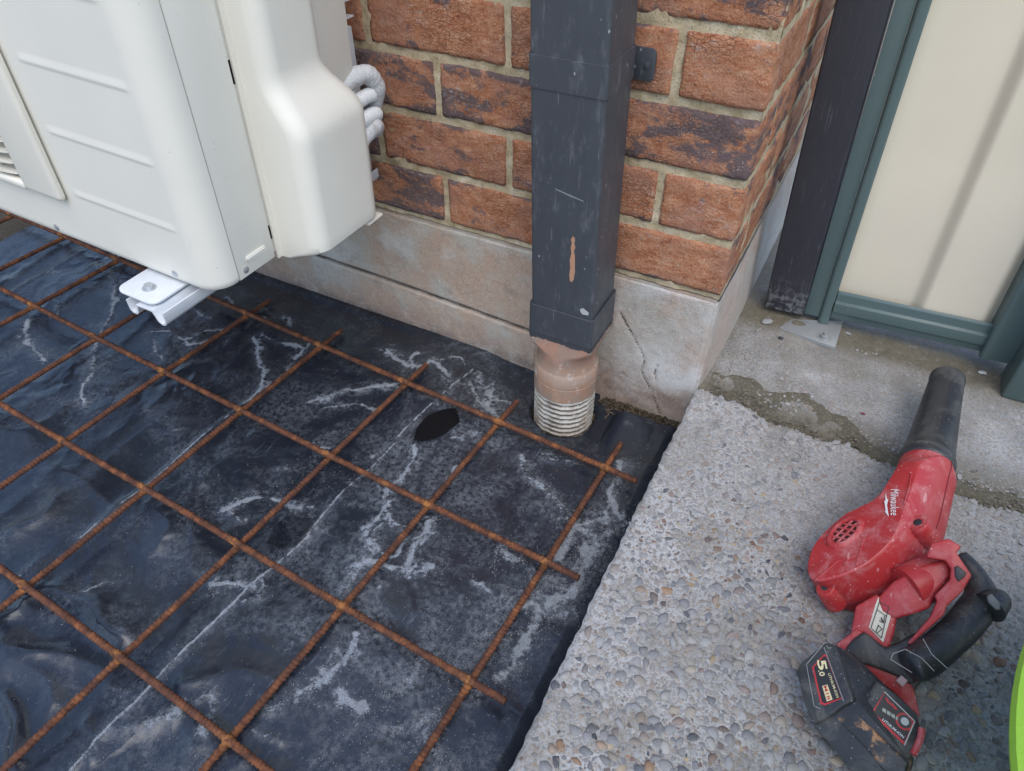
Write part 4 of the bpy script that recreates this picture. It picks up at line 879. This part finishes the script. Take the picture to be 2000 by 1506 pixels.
# ------------------------------------------------------------------ fence: dark post, green framed panel, green gate post
def lean_thing(name, label, cat, loc, ry, rz=0): return thing(name, label, cat, loc, (0, R_(ry), R_(rz)))
fpst = lean_thing('fence_post', 'dark grey brush painted post standing beside the brick corner on a bolted steel plate', 'post', (.045, .250, SZ-.008), -2.5)
box('post', 0, .070, 0, .07, .006, .85, POSTM, fpst, .004, 3)
pl_ = [(1522, 641), (1545, 625), (1645, 632), (1630, 683)]
P = np.array([atz(u, v, PZ+.0045) for u, v in pl_]) - np.array([.045, .250, SZ-.008]); bp_ = from_bm('base_plate', prism_bm(P, (0, 0, -.009), .0008), STEEL, fpst); 
nb = atz(1609, 665, PZ+.0045)-np.array([.045, .250, SZ-.008]); screw_head(nb, (0, 0, 1), .0078, STEEL, bp_, 'bolt', True)
V, F = tube(np.array([nb, nb+np.array([0, 0, .013])]), .0040, 12); add('stud', V, F, STEEL, bp_)
gate = lean_thing('metal_gate', 'cream ribbed steel gate panel in a dark green metal frame right of the dark post', 'gate', (.114, .252, -.160), -2.1, 1.2)
def ext_profile(name, prof, z0, z1, mat, parent, bev=0):
    P = np.array([(x, y, z0) for x, y in prof]); return from_bm(name, prism_bm(P, (0, 0, z1-z0), bev), mat, parent, True, 40)
def rpts(cx, cy, r, a0, a1, n=6): return [(cx+r*math.cos(R_(a)), cy+r*math.sin(R_(a))) for a in np.linspace(a0, a1, n)]
ext_profile('stile', [(.001, .004), (.026, .004), (.026, .03), (.001, .03)], .004, .85, GREEN, gate, .0008)
ext_profile('stile', [(.0265, .03), (.0265, .004)]+rpts(.0335, .002, .006, 180, 270)+rpts(.0395, .001, .005, 270, 360)+[(.0445, .03)], -.004, .85, GREEN, gate)
# cream sheet with slanted steps
pp = [(.040, .0275), (.120, .0275), (.158, .0275), (.1635, .0270), (.1775, .0110), (.183, .0105), (.255, .0105), (.268, .0115), (.283, .026), (.33, .027)]
pp = np.array(pp); pp = np.array([np.interp(np.linspace(0, 1, 160), np.linspace(0, 1, 160), np.interp(np.linspace(.04, .33, 160), pp[:, 0], pp[:, 1]))]).ravel(); xsn = np.linspace(.04, .33, 160)
ker = np.ones(5)/5; pps = np.convolve(np.pad(pp, 2, 'edge'), ker, 'valid')
zn = np.linspace(.03, .85, 40); A, B_ = np.meshgrid(np.arange(160), zn, indexing='ij')
grid_mesh('sheet_panel', np.stack([xsn[A], pps[A]+.0006*np.sin(B_*9)*np.sin(xsn[A]*14), B_], -1), CREAMST, gate, False)
box('backing', .03, .34, .030, .034, .0, .85, CREAMST, gate, 0)
# bottom rail profile in yz
rp = [(.036, .046), (.004, .066), (.001, .061), (.0005, .047), (-.004, .044), (-.0045, .026), (-.0005, .023), (.0, .012), (.004, .009), (.028, .009)]
P = np.array([(.0455, y, z) for y, z in rp]); from_bm('rail', prism_bm(P, (.242, 0, .0), .0006), GREEN, gate, True, 40)
ext_profile('stile', [(.282, .032), (.282, .0)]+rpts(.289, -.009, .0075, 180, 285)+[(.300, -.0125), (.334, -.012), (.337, -.009), (.337, .032)], .008, .85, GREEN, gate)
gp_ = lean_thing('gate_post', 'dark green square steel post at the right edge standing on the path', 'post', (.440, .196, PZ), -1.5)
box('post', 0, .065, 0, .065, .0, .85, GREEN, gp_, .004, 3)

# ------------------------------------------------------------------ leaf blower lying on the slab
BZ = np.array([.30, -.26, SZ])
bl = thing('leaf_blower', 'dusty red cordless leaf blower with black nozzle and black battery lying on the pebbly slab', 'leaf blower', tuple(BZ))
P0 = np.array([.28, -.25, -.062]); NB = nrm((-.62, -.12, .775)); NC = nrm((-.2, -.60, .77))
def pw(u, v, w=0): return atp(u, v, P0+NB*w, NB)
pairs = [((1793, 905), (1857, 905)), ((1786, 945), (1853, 945)), ((1774, 980), (1844, 986)), ((1761, 1015), (1836, 1020)), ((1748, 1045), (1822, 1060)), ((1727, 1072), (1805, 1093)), ((1698, 1097), (1785, 1119)), ((1666, 1115), (1752, 1146)), ((1632, 1128), (1706, 1171)), ((1600, 1134), (1655, 1184)), ((1583, 1128), (1607, 1163))]
leftp = [(1577, 1105), (1583, 1078), (1596, 1055), (1617, 1033), (1650, 1005), (1680, 990), (1709, 974), (1736, 945), (1750, 925), (1760, 903)]
r0 = [pw(*a) for a, b in pairs]+[pw(*a) for a in leftp]
WM = -.052
r1_ = [pw(*b, WM) for a, b in pairs]
tv_ = nrm(np.cross(NB, (0, 1, 0)));  c0 = np.mean(r0, 0)
for a in leftp:
    q = pw(*a); o = q-c0; o -= NB*(o @ NB); r1_.append(q+nrm(o)*.004+NB*WM)
r0 = np.array(r0); r1_ = np.array(r1_)
def closed(P, n): Q = np.vstack([P[-2:], P, P[:3]]); S = spline(Q, (len(Q)-1)*8+1); return S[16:16+len(P)*8]
r0 = closed(r0, 0); r1_ = closed(r1_, 0); k = len(r0)
rings = []; cc = r0.mean(0)
rings.append(np.repeat((cc+NB*.001)[None], k, 0)); rings.append(r0*.55+cc*.45+NB*.0015); rings.append(r0+(cc-r0)*.03+NB*.0006)
A0_ = R_(34)
for t in np.linspace(.03, 1, 12):
    a = A0_+t*(math.pi/2-A0_); rings.append(r0+(r1_-r0-NB*WM)*(math.sin(a)-math.sin(A0_))/(1-math.sin(A0_))+NB*WM*(math.cos(A0_)-math.cos(a))/math.cos(A0_))
c1 = r1_.mean(0)
for f, w in ((.985, -.012), (.95, -.024), (.86, -.033), (.0, -.034)): rings.append(c1+(r1_-c1)*f+NB*w)
vol = loft('housing', [np.array(r) for r in rings][::-1], RED, bl, False, 32)
V, F = tube(np.vstack([(r1_+NB*.004)*1.0, (r1_+NB*.004)[:1]])+0, .0009, 6, False); add('seam', V, F, plain('dark_red_seam', (.14, .012, .014), .6), vol)
# bosses with screws
def sweepcap(name, p, ax, r0_, r1v, h, mat, parent, sq=1.0):
    a = nrm(ax); p = np.array(p); V, F = tube(np.array([p, p+a*h*.80, p+a*h*.93, p+a*h]), np.array([r0_, r1v, r1v*.94, r1v*.80]), 18, True, sq); return add(name, V, F, mat, parent, True, 40)
for (u, v, w, rr, h) in ((1812, 1052, -.042, .0140, .031), (1633, 1176, -.046, .0140, .031)):
    b = sweepcap('boss', pw(u, v, w), NB, rr, rr*.9, h, RED, vol); screw_head(pw(u, v, w)+NB*(h-.0006), NB, .0042, BLACKP, b)
# intake with lattice
ic = pw(1652, 1041)+NB*.0012; e1 = nrm(np.cross(NB, (1, 0, 0))); e1 = nrm(atp(1668, 1026, P0, NB)-atp(1636, 1057, P0, NB)); e2 = np.cross(NB, e1)
it = bpy.data.objects.new('intake', None); COL.objects.link(it); it.empty_display_size = .01; it.parent = bl; ORG[it.name] = tuple(BZ)
th = np.linspace(0, 2*np.pi, 40, endpoint=False); ell = lambda s, w: np.array([ic+e1*math.cos(t)*.0180*s+e2*math.sin(t)*.0112*s+NB*w for t in th])
loft('collar', [ell(1.55, -.001), ell(1.42, .0030), ell(1.2, .0042), ell(1.06, .0036), ell(1.0, .001)], RED, it)
add('opening', ell(1.03, .0012), [tuple(range(40))], plain('intake_dark', (.055, .008, .009), .8), it, False)
for s in (-.6, -.2, .2, .6):
    hl = .0112*math.sqrt(max(.05, 1-s*s)); c = ic+e1*.0180*s+NB*.0022
    V, F = tube(np.array([c-e2*hl+e1*.003, c+e2*hl-e1*.003]), .0014, 6); add('bar', V, F, RED, it)
for s in (-.35, .35):
    hl = .0180*math.sqrt(1-s*s); c = ic+e2*.0112*s+NB*.0018
    V, F = tube(np.array([c-e1*hl, c+e1*hl]), .0014, 6); add('bar', V, F, RED, it)
# moulded lines on the face
for pxs in ([(1592, 1134), (1636, 1096), (1647, 1094)], [(1650, 1107), (1657, 1088), (1665, 1086)], [(1672, 1105), (1686, 1055), (1705, 1046)], [(1780, 925), (1775, 955), (1766, 985)]):
    V, F = tube(np.array([pw(u, v, .0014) for u, v in pxs]), .0010, 6); add('moulded_line', V, F, RED, vol)
# nozzle
nz0 = atz(1810, 903, -.098); nz1 = atz(1850, 742, -.112); ax = nrm(nz1-nz0); Ln = np.linalg.norm(nz1-nz0)
prof_n = [(-.016, .0300), (-.012, .0335), (-.001, .0345), (.004, .0338), (.006, .0322), (.03, .0305), (.10, .0275), (Ln-.006, .0236), (Ln-.004, .0246), (Ln, .0246), (Ln, .0215), (Ln-.06, .0215)]
V, F = tube(np.array([nz0+ax*max(-.016, s)+ax*1e-5*i for i, (s, r) in enumerate(prof_n)]), np.array([r for s, r in prof_n]), 36, False)
nozzle = bpy.data.objects.new('x', None); bpy.data.objects.remove(nozzle)
def lathe(name, p, a, pf, mat, parent, n=36, ang=35):
    a = nrm(a); s = nrm(np.cross(a, (0, 0, 1) if abs(a[2]) < .9 else (1, 0, 0))); t = np.cross(s, a); th = np.linspace(0, 2*np.pi, n, endpoint=False)
    V = np.array([p+a*h+(s*math.cos(q)+t*math.sin(q))*r for h, r in pf for q in th]); F = [(i*n+j, i*n+(j+1) % n, (i+1)*n+(j+1) % n, (i+1)*n+j) for i in range(len(pf)-1) for j in range(n)]
    return add(name, V, F, mat, parent, True, ang)
noz = lathe('nozzle', nz0, ax, prof_n, BLACKP, bl)
lathe('bore', nz0, ax, [(Ln-.05, .0001), (Ln-.049, .0216)], DARK, noz)
# neck between housing and nozzle
nk = np.array([pw(1775, 940, -.03), (nz0*.6+pw(1780, 930, -.034)*.4), nz0-ax*.004, nz0+ax*.004]); nk = np.array([atz(1795, 960, -.098), atz(1803, 930, -.098), nz0-ax*.004, nz0+ax*.008])
V, F = tube(spline(nk, 12), np.linspace(.0325, .0318, 12), 32); add('neck', V, F, RED, bl)
PR = atz(1780, 1200, -.088)
def cprism(name, px, w, depth, mat, parent, bev=.002, n=NC, seg=3):
    Pz = PR+nrm(n)*w; P = np.array([atp(u, v, Pz, n) for u, v in px]); return from_bm(name, prism_bm(P, -nrm(n)*depth, bev, seg), mat, parent, True, 40)
S3 = lambda L_, ox, oy, s: [(ox+a/s, oy+b/s) for a, b in L_]
motor = cprism('motor_housing', [(1740, 1140), (1788, 1108), (1846, 1092), (1856, 1104), (1858, 1124), (1838, 1149), (1824, 1164), (1817, 1188), (1795, 1196), (1747, 1210), (1722, 1195), (1712, 1170)], -.004, .055, RED, bl, .007)
V, F = tube(spline([atz(1770, 1150, -.088), atz(1815, 1128, -.083), atz(1850, 1112, -.083)], 10), np.array([.024, .025, .025, .025, .025, .024, .024, .023, .022, .019]), 24); add('motor_cap', V, F, RED, motor)
hf = cprism('handle_frame', S3([(395, 305), (440, 180), (590, 140), (700, 210), (655, 262), (790, 460), (710, 600), (570, 730), (550, 800), (262, 1060), (228, 1050), (430, 820), (490, 680), (465, 635), (600, 500), (610, 400), (560, 330)], 1720, 1020, 4.43), .010, .020, RED, bl, .0018)
trg = cprism('switch', S3([(640, 385), (668, 376), (745, 440), (720, 480), (672, 515), (645, 465)], 1720, 1020, 4.43), .0125, .008, BLACKP, hf, .001)
def blob(name, pts, rad, mat, parent, n=26, seg=20, sq=1.0):
    P = spline(pts, n); r = np.interp(np.linspace(0, 1, n), np.linspace(0, 1, len(rad)), rad)
    r[0] *= .55; r[-1] *= .55; V, F = tube(P, r, seg, True, sq); return add(name, V, F, mat, parent, True, 60)
grip = blob('grip', [atz(1872, 1084, -.080), atz(1888, 1102, -.082), atz(1908, 1134, -.088), atz(1915, 1172, -.095), atz(1888, 1214, -.098), atz(1848, 1254, -.098), atz(1806, 1288, -.098), atz(1772, 1302, -.100)], [.008, .0100, .0125, .0165, .0188, .0182, .0178, .0185, .017], GRIPM, bl, 40)
hook = blob('lanyard_lug', [atz(1928, 1190, -.085), atz(1945, 1176, -.084), atz(1958, 1176, -.086)], [.018, .0150, .012], GRIPM, grip, 12)
cprism('lug_button', S3([(920, 640), (960, 615), (1035, 700), (1040, 760), (1000, 760), (930, 690)], 1720, 1020, 4.43), .020, .007, plain('lug_grey', (.16, .165, .17), .5), hook, .0015)
foot = cprism('base', [(1650, 1268), (1664, 1250), (1687, 1233), (1728, 1266), (1757, 1256), (1790, 1236), (1812, 1262), (1822, 1290), (1800, 1322), (1781, 1340), (1752, 1322), (1713, 1306), (1690, 1298), (1664, 1306)], .003, .045, GRIPM, bl, .004)
cprism('bridge', [(1671, 1184), (1712, 1160), (1754, 1192), (1747, 1236), (1734, 1272), (1714, 1258), (1687, 1236), (1655, 1265), (1661, 1238)], -.006, .035, RED, bl, .003)
cprism('red_trim', [(1633, 1258), (1661, 1238), (1672, 1226), (1690, 1240), (1730, 1275), (1765, 1310), (1786, 1350), (1797, 1400), (1786, 1392), (1750, 1356), (1712, 1325), (1692, 1317), (1656, 1324)], -.003, .03, RED, bl, .0016)
stk = cprism('warning_sticker', S3([(785, 5), (810, -60), (950, 20), (855, 345), (725, 210)], 1540, 1180, 4.62), -.0052, .0008, STICK, bl, 0)
cprism('release_latch', S3([(560, 690), (740, 652), (782, 692), (662, 888), (606, 862)], 1540, 1180, 4.62), -.004, .012, RED, bl, .002)
cprism('slide_button', S3([(965, 690), (1020, 640), (1080, 690), (1030, 750)], 1540, 1180, 4.62), .006, .006, plain('pale_pink_plastic', (.5, .36, .38), .5), bl, .001)
# battery pack
bat = bpy.data.objects.new('battery', None); COL.objects.link(bat); bat.parent = bl; bat.empty_display_size = .01; ORG[bat.name] = tuple(BZ)
NS = nrm((-.55, -.45, .70)); NG = nrm((-.05, -.35, .93))
sidepx = [(1611, 1254), (1632, 1260), (1653, 1327), (1668, 1368), (1642, 1381), (1625, 1395), (1586, 1416), (1572, 1380), (1554, 1312), (1562, 1295)]
cs = np.mean(sidepx, 0); PS = atz(cs[0], cs[1], -.098); P = np.array([atp(u, v, PS, NS) for u, v in sidepx]); from_bm('case', prism_bm(P, -NS*.030, .003, 3), BATM, bat, True, 40)
gpx = [(1711, 1327), (1752, 1356), (1791, 1394), (1799, 1418), (1782, 1481), (1772, 1492), (1725, 1447), (1679, 1400), (1668, 1372), (1685, 1378)]
cg = np.mean(gpx, 0); PG = atz(cg[0], cg[1], -.092); P = np.array([atp(u, v, PG, NG) for u, v in gpx]); from_bm('case', prism_bm(P, -NG*.05, .003, 3), BATM, bat, True, 40)
NO = nrm((-.35, -.60, .72)); opx = [(1624, 1396), (1642, 1381), (1668, 1368), (1681, 1400), (1727, 1447), (1774, 1490), (1768, 1515), (1738, 1520), (1690, 1462)]
co_ = np.mean(opx, 0); PO = atz(co_[0], co_[1], -.101); P = np.array([atp(u, v, PO, NO) for u, v in opx]); from_bm('case', prism_bm(P, -NO*.04, .0025, 3), BATO, bat, True, 40)
lpx = [(1586, 1416), (1624, 1397), (1690, 1463), (1740, 1520), (1742, 1560), (1700, 1560), (1650, 1486), (1612, 1446)]
NL = nrm((-.5, -.7, .45)); cl = np.mean(lpx, 0); PL_ = atz(cl[0], cl[1], -.128); P = np.array([atp(u, v, PL_, NL) for u, v in lpx]); from_bm('case', prism_bm(P, -NL*.035, .0025, 3), BATM, bat, True, 40)
rd = bpy.data.objects.new('red_rim', None); bpy.data.objects.remove(rd)
V, F = tube(spline([atp(u, v, PG, NG)+NG*.0005 for u, v in ((1800, 1422), (1798, 1440), (1790, 1460), (1783, 1474))], 10), .0032, 8); add('red_edge', V, F, RED, bat)
hp = np.vstack([np.array([atp(u, v, PS, NS) for u, v in sidepx])-NS*.007, np.array([atp(u, v, PG, NG) for u, v in gpx])-NG*.010, np.array([atp(u, v, PO, NO) for u, v in opx])-NO*.009, np.array([atp(u, v, PL_, NL) for u, v in lpx])-NL*.004,
    np.array([atp(u, v, PS, NS) for u, v in sidepx])-NS*.045, np.array([atp(u, v, PG, NG) for u, v in gpx])-NG*.055])
hp[:, 2] = np.maximum(hp[:, 2], SZ+.002)
bm = bmesh.new(); [bm.verts.new(q) for q in hp]; bmesh.ops.convex_hull(bm, input=bm.verts[:]); bmesh.ops.delete(bm, geom=[v for v in bm.verts if not v.link_faces], context='VERTS')
from_bm('case', bm, BATM, bat, True, 30)
# printed marks
def flatpoly(name, px, Pn, n, mat, parent, w=.0005): 
    P = np.array([atp(u, v, Pn, n) for u, v in px])+nrm(n)*w; return add(name, P, [tuple(range(len(P)))], mat, parent, False)
def lines(name, segs, Pn, n, mat, parent, wd=.0006, w=.0007):
    VV = []; FF = []
    for pl in segs:
        for a, b in zip(pl[:-1], pl[1:]):
            A_ = atp(*a, Pn, n)+nrm(n)*w; B2 = atp(*b, Pn, n)+nrm(n)*w; t = nrm(B2-A_); s = np.cross(t, nrm(n))*wd; i = len(VV)
            VV += [A_-s-t*wd, A_+s-t*wd, B2+s+t*wd, B2-s+t*wd]; FF.append((i, i+1, i+2, i+3))
    return add(name, VV, FF, mat, parent, False)
def text(name, s, bl_, br_, tl_, Pn, n, mat, parent, w=.0008, bold=0, shear=0):
    cu = bpy.data.curves.new('t', 'FONT'); cu.body = s; cu.resolution_u = 3; cu.offset = bold; cu.shear = shear
    ob = bpy.data.objects.new('t', cu); COL.objects.link(ob); dg_ = bpy.context.evaluated_depsgraph_get(); me = bpy.data.meshes.new_from_object(ob.evaluated_get(dg_)); bpy.data.objects.remove(ob)
    co = np.array([v.co[:2] for v in me.vertices]); lo, hi = co.min(0), co.max(0); q = (co-lo)/(hi-lo)
    o = atp(*bl_, Pn, n); ex_ = atp(*br_, Pn, n)-o; ey_ = atp(*tl_, Pn, n)-o; V = o+np.outer(q[:, 0], ex_)+np.outer(q[:, 1], ey_)+nrm(n)*w
    F = [tuple(p.vertices) for p in me.polygons]; bpy.data.meshes.remove(me); return add(name, V, F, mat, parent, False)
SA = lambda a, b: (1540+a/4.429, 900+b/4.429)
SBt = lambda a, b: (1540+a/4.62, 1180+b/4.62)
text('logo', 'Milwaukee', SA(892, 262), SA(893, 488), SA(962, 258), P0, NB, WHITEI, vol, .0034, .0, .2)
flatpoly('logo', [SA(*q) for q in ((850, 292), (862, 345), (872, 348), (862, 400), (868, 438), (878, 500), (842, 450), (852, 448), (838, 360), (848, 362))], P0, NB, WHITEI, vol, .0034)
flatpoly('print_panel', [SBt(*q) for q in ((215, 570), (325, 450), (352, 470), (490, 850), (330, 915), (290, 900))], PS, NS, REDI, bat, .0004)
flatpoly('print_panel', [SBt(*q) for q in ((232, 572), (322, 470), (346, 478), (482, 845), (332, 895), (305, 885))], PS, NS, BLACKI, bat, .0007)
text('print', '5', SBt(248, 585), SBt(262, 510) if False else SBt(270, 600), SBt(325, 520) if False else SBt(330, 560), PS, NS, CREAMI, bat, .0012, .02) if False else None
text('print', '5', SBt(246, 575), SBt(270, 505) if False else SBt(262, 600), SBt(335, 530), PS, NS, CREAMI, bat, .0012, .02) if False else None
text('print', '5', SBt(258, 508), SBt(278, 600), SBt(338, 500), PS, NS, CREAMI, bat, .0012, .03)
text('print', '.0', SBt(270, 602), SBt(290, 655), SBt(318, 592), PS, NS, CREAMI, bat, .0012, .02)
text('print', 'LITHIUM-ION', SBt(360, 632), SBt(438, 848), SBt(382, 624), PS, NS, CREAMI, bat, .0012, .01)
flatpoly('print', [SBt(*q) for q in ((308, 740), (355, 726), (402, 862), (350, 880))], PS, NS, CREAMI, bat, .0010)
text('print', 'M18', SBt(320, 745), SBt(356, 868), SBt(350, 735), PS, NS, REDI, bat, .0014, .005)
lines('seam_line', [[SBt(310, 375), SBt(165, 545), SBt(235, 920), SBt(290, 945)], [SBt(325, 395), SBt(500, 875)], [SBt(350, 380), SBt(365, 400), SBt(385, 395)]], PS, NS, plain('edge_wear', (.22, .23, .23), .6), bat, .0005)
flatpoly('gauge_panel', [SBt(*q) for q in ((868, 790), (1140, 1055), (1045, 1275), (745, 985))], PG, NG, REDI, bat, .0004)
flatpoly('gauge_panel', [SBt(*q) for q in ((868, 800), (1130, 1055), (1045, 1245), (768, 975))], PG, NG, BLACKI, bat, .0007)
lines('print', [[SBt(868, 795), SBt(1138, 1058), SBt(1046, 1270)]], PG, NG, plain('grey_print', (.4, .4, .38), .5), bat, .0005, .0009)
for i in range(4):
    a, b = 848+i*40, 935+i*25; flatpoly('gauge_light', [SBt(*q) for q in ((a, b), (a+32, b+18), (a+28, b+52), (a-4, b+30))], PG, NG, plain('gauge_grey', (.34, .36, .30), .5), bat, .0010)
text('print', 'LITHIUM-ION', SBt(842, 1048), SBt(1030, 1212), SBt(856, 1030), PG, NG, WHITEI, bat, .0011, .01)
flatpoly('print', [SBt(*q) for q in ((872, 835), (890, 890), (940, 915), (960, 950), (985, 955), (940, 900), (905, 885))], PG, NG, REDI, bat, .0011)
text('print', 'Milwaukee', SBt(866, 862), SBt(960, 955), SBt(880, 838), PG, NG, REDI, bat, .0012, .01, .2)
gc = atp(*SBt(1045, 1060), PG, NG)+NG*.0008; g1 = nrm(np.cross(NG, (0, 1, 0))); g2 = np.cross(NG, g1)
for nm, r_, m_2, w in (('gauge_button', .0078, REDI, 0), ('gauge_button', .0062, BLACKP, .0006), ('gauge_button', .0036, plain('grey_button', (.42, .44, .42), .5), .0012)):
    add(nm, [gc+NG*w+g1*math.cos(t)*r_+g2*math.sin(t)*r_ for t in np.linspace(0, 2*np.pi, 24, endpoint=False)], [tuple(range(24))], m_2, bat, False)
# warning sticker print
PK = PR-NC*.0052
lines('print', [[SBt(745, 215), SBt(800, 50), SBt(885, 110), SBt(840, 305), SBt(745, 215)], [SBt(800, 50), SBt(822, -20), SBt(905, 30), SBt(885, 110)], [SBt(790, 250), SBt(812, 190), SBt(845, 225), SBt(800, 262)], [SBt(822, 150), SBt(850, 165), SBt(838, 130)], [SBt(838, 120), SBt(860, 170), SBt(866, 110)]], PK, NC, BLACKI, stk, .0004, .0016)
lines('seam_line', [[(1780, 1313), (1740, 1288), (1744, 1277), (1768, 1268), (1800, 1285), (1824, 1310)], [(1803, 1248), (1820, 1278), (1850, 1305)]], atz(1790, 1290, -.074), NC, plain('dust_line', (.25, .25, .24), .7), bl, .0004, .0)
V, F = None, None

# ------------------------------------------------------------------ green tub at the right edge
TC = atz(1965, 1432, .088)[:2]+np.array([.342, 0])
tub = thing('garden_tub', 'lime green rubber tub with scuffed side cut off by the right edge of the photo', 'tub', (TC[0], TC[1], SZ))
pf = [(0, .0002), (.0005, .195), (.004, .204), (.02, .213), (.12, .268), (.215, .318), (.228, .326), (.236, .334), (.244, .340), (.250, .342), (.255, .340), (.257, .335), (.255, .329), (.238, .318), (.02, .205), (.018, .0002)]
tb = lathe('body', np.array([TC[0], TC[1], SZ+.003]), (0, 0, 1), pf, LIME, tub, 128)

# ------------------------------------------------------------------ loose bits on the path
def bit(name, u, v, z, r, mat, label, cat, flat=.6, seed=0):
    s = pebble_shape(np.random.default_rng(500+seed))*np.array([r, r, r*flat/.5]); p = atz(u, v, z); o = add(name, s+p, HF.tolist(), mat, None, True, 40)
    if mat is STONE: vcol(o.data, 'tint', np.repeat(np.array([[.5, .5, .5]]), len(HV), 0))
    return tag(o, label, cat, 'loose pebbles on the path' if cat == 'pebble' else None)
WHT = plain('white_mortar', (.29, .30, .30), .9)
bit('mortar_lump', 1498, 628, PZ+.003, .011, WHT, 'white lump of mortar at the foot of the dark fence post', 'mortar lump', .6, 1)
bit('pebble', 1656, 651, PZ+.002, .0075, plain('grey_disc_stone', (.30, .32, .33), .8), 'flat grey pebble on the grit under the green gate rail', 'pebble', .3, 2)
bit('pebble', 1525, 661, PZ+.002, .006, plain('black_stone', (.03, .03, .035), .6), 'small black pebble left of the bolted steel plate', 'pebble', .6, 3)
bit('pebble', 1479, 646, PZ+.002, .0042, WHT, 'tiny white pebble near the corner of the wall base', 'pebble', .8, 4)
bit('shell_chip', 1919, 728, PZ+.003, .0065, plain('white_shell', (.5, .51, .51), .5), 'bright white chip lying beyond the nozzle tip under the gate', 'chip', .3, 5)
bit('red_chip', 1686, 808, PZ+.001, .004, plain('dark_red_brick', (.16, .03, .03), .8), 'small dark red crumb on the path left of the nozzle', 'crumb', .3, 6)
V, F = tube(spline([atz(u, v, SZ+.003) for u, v in ((1838, 1398), (1845, 1425), (1858, 1445), (1868, 1462))], 14), np.linspace(.0013, .0006, 14), 6)
tag(add('dry_twig', V, F, ROOT), 'thin brown twig lying on the slab between the battery and the green tub', 'twig')
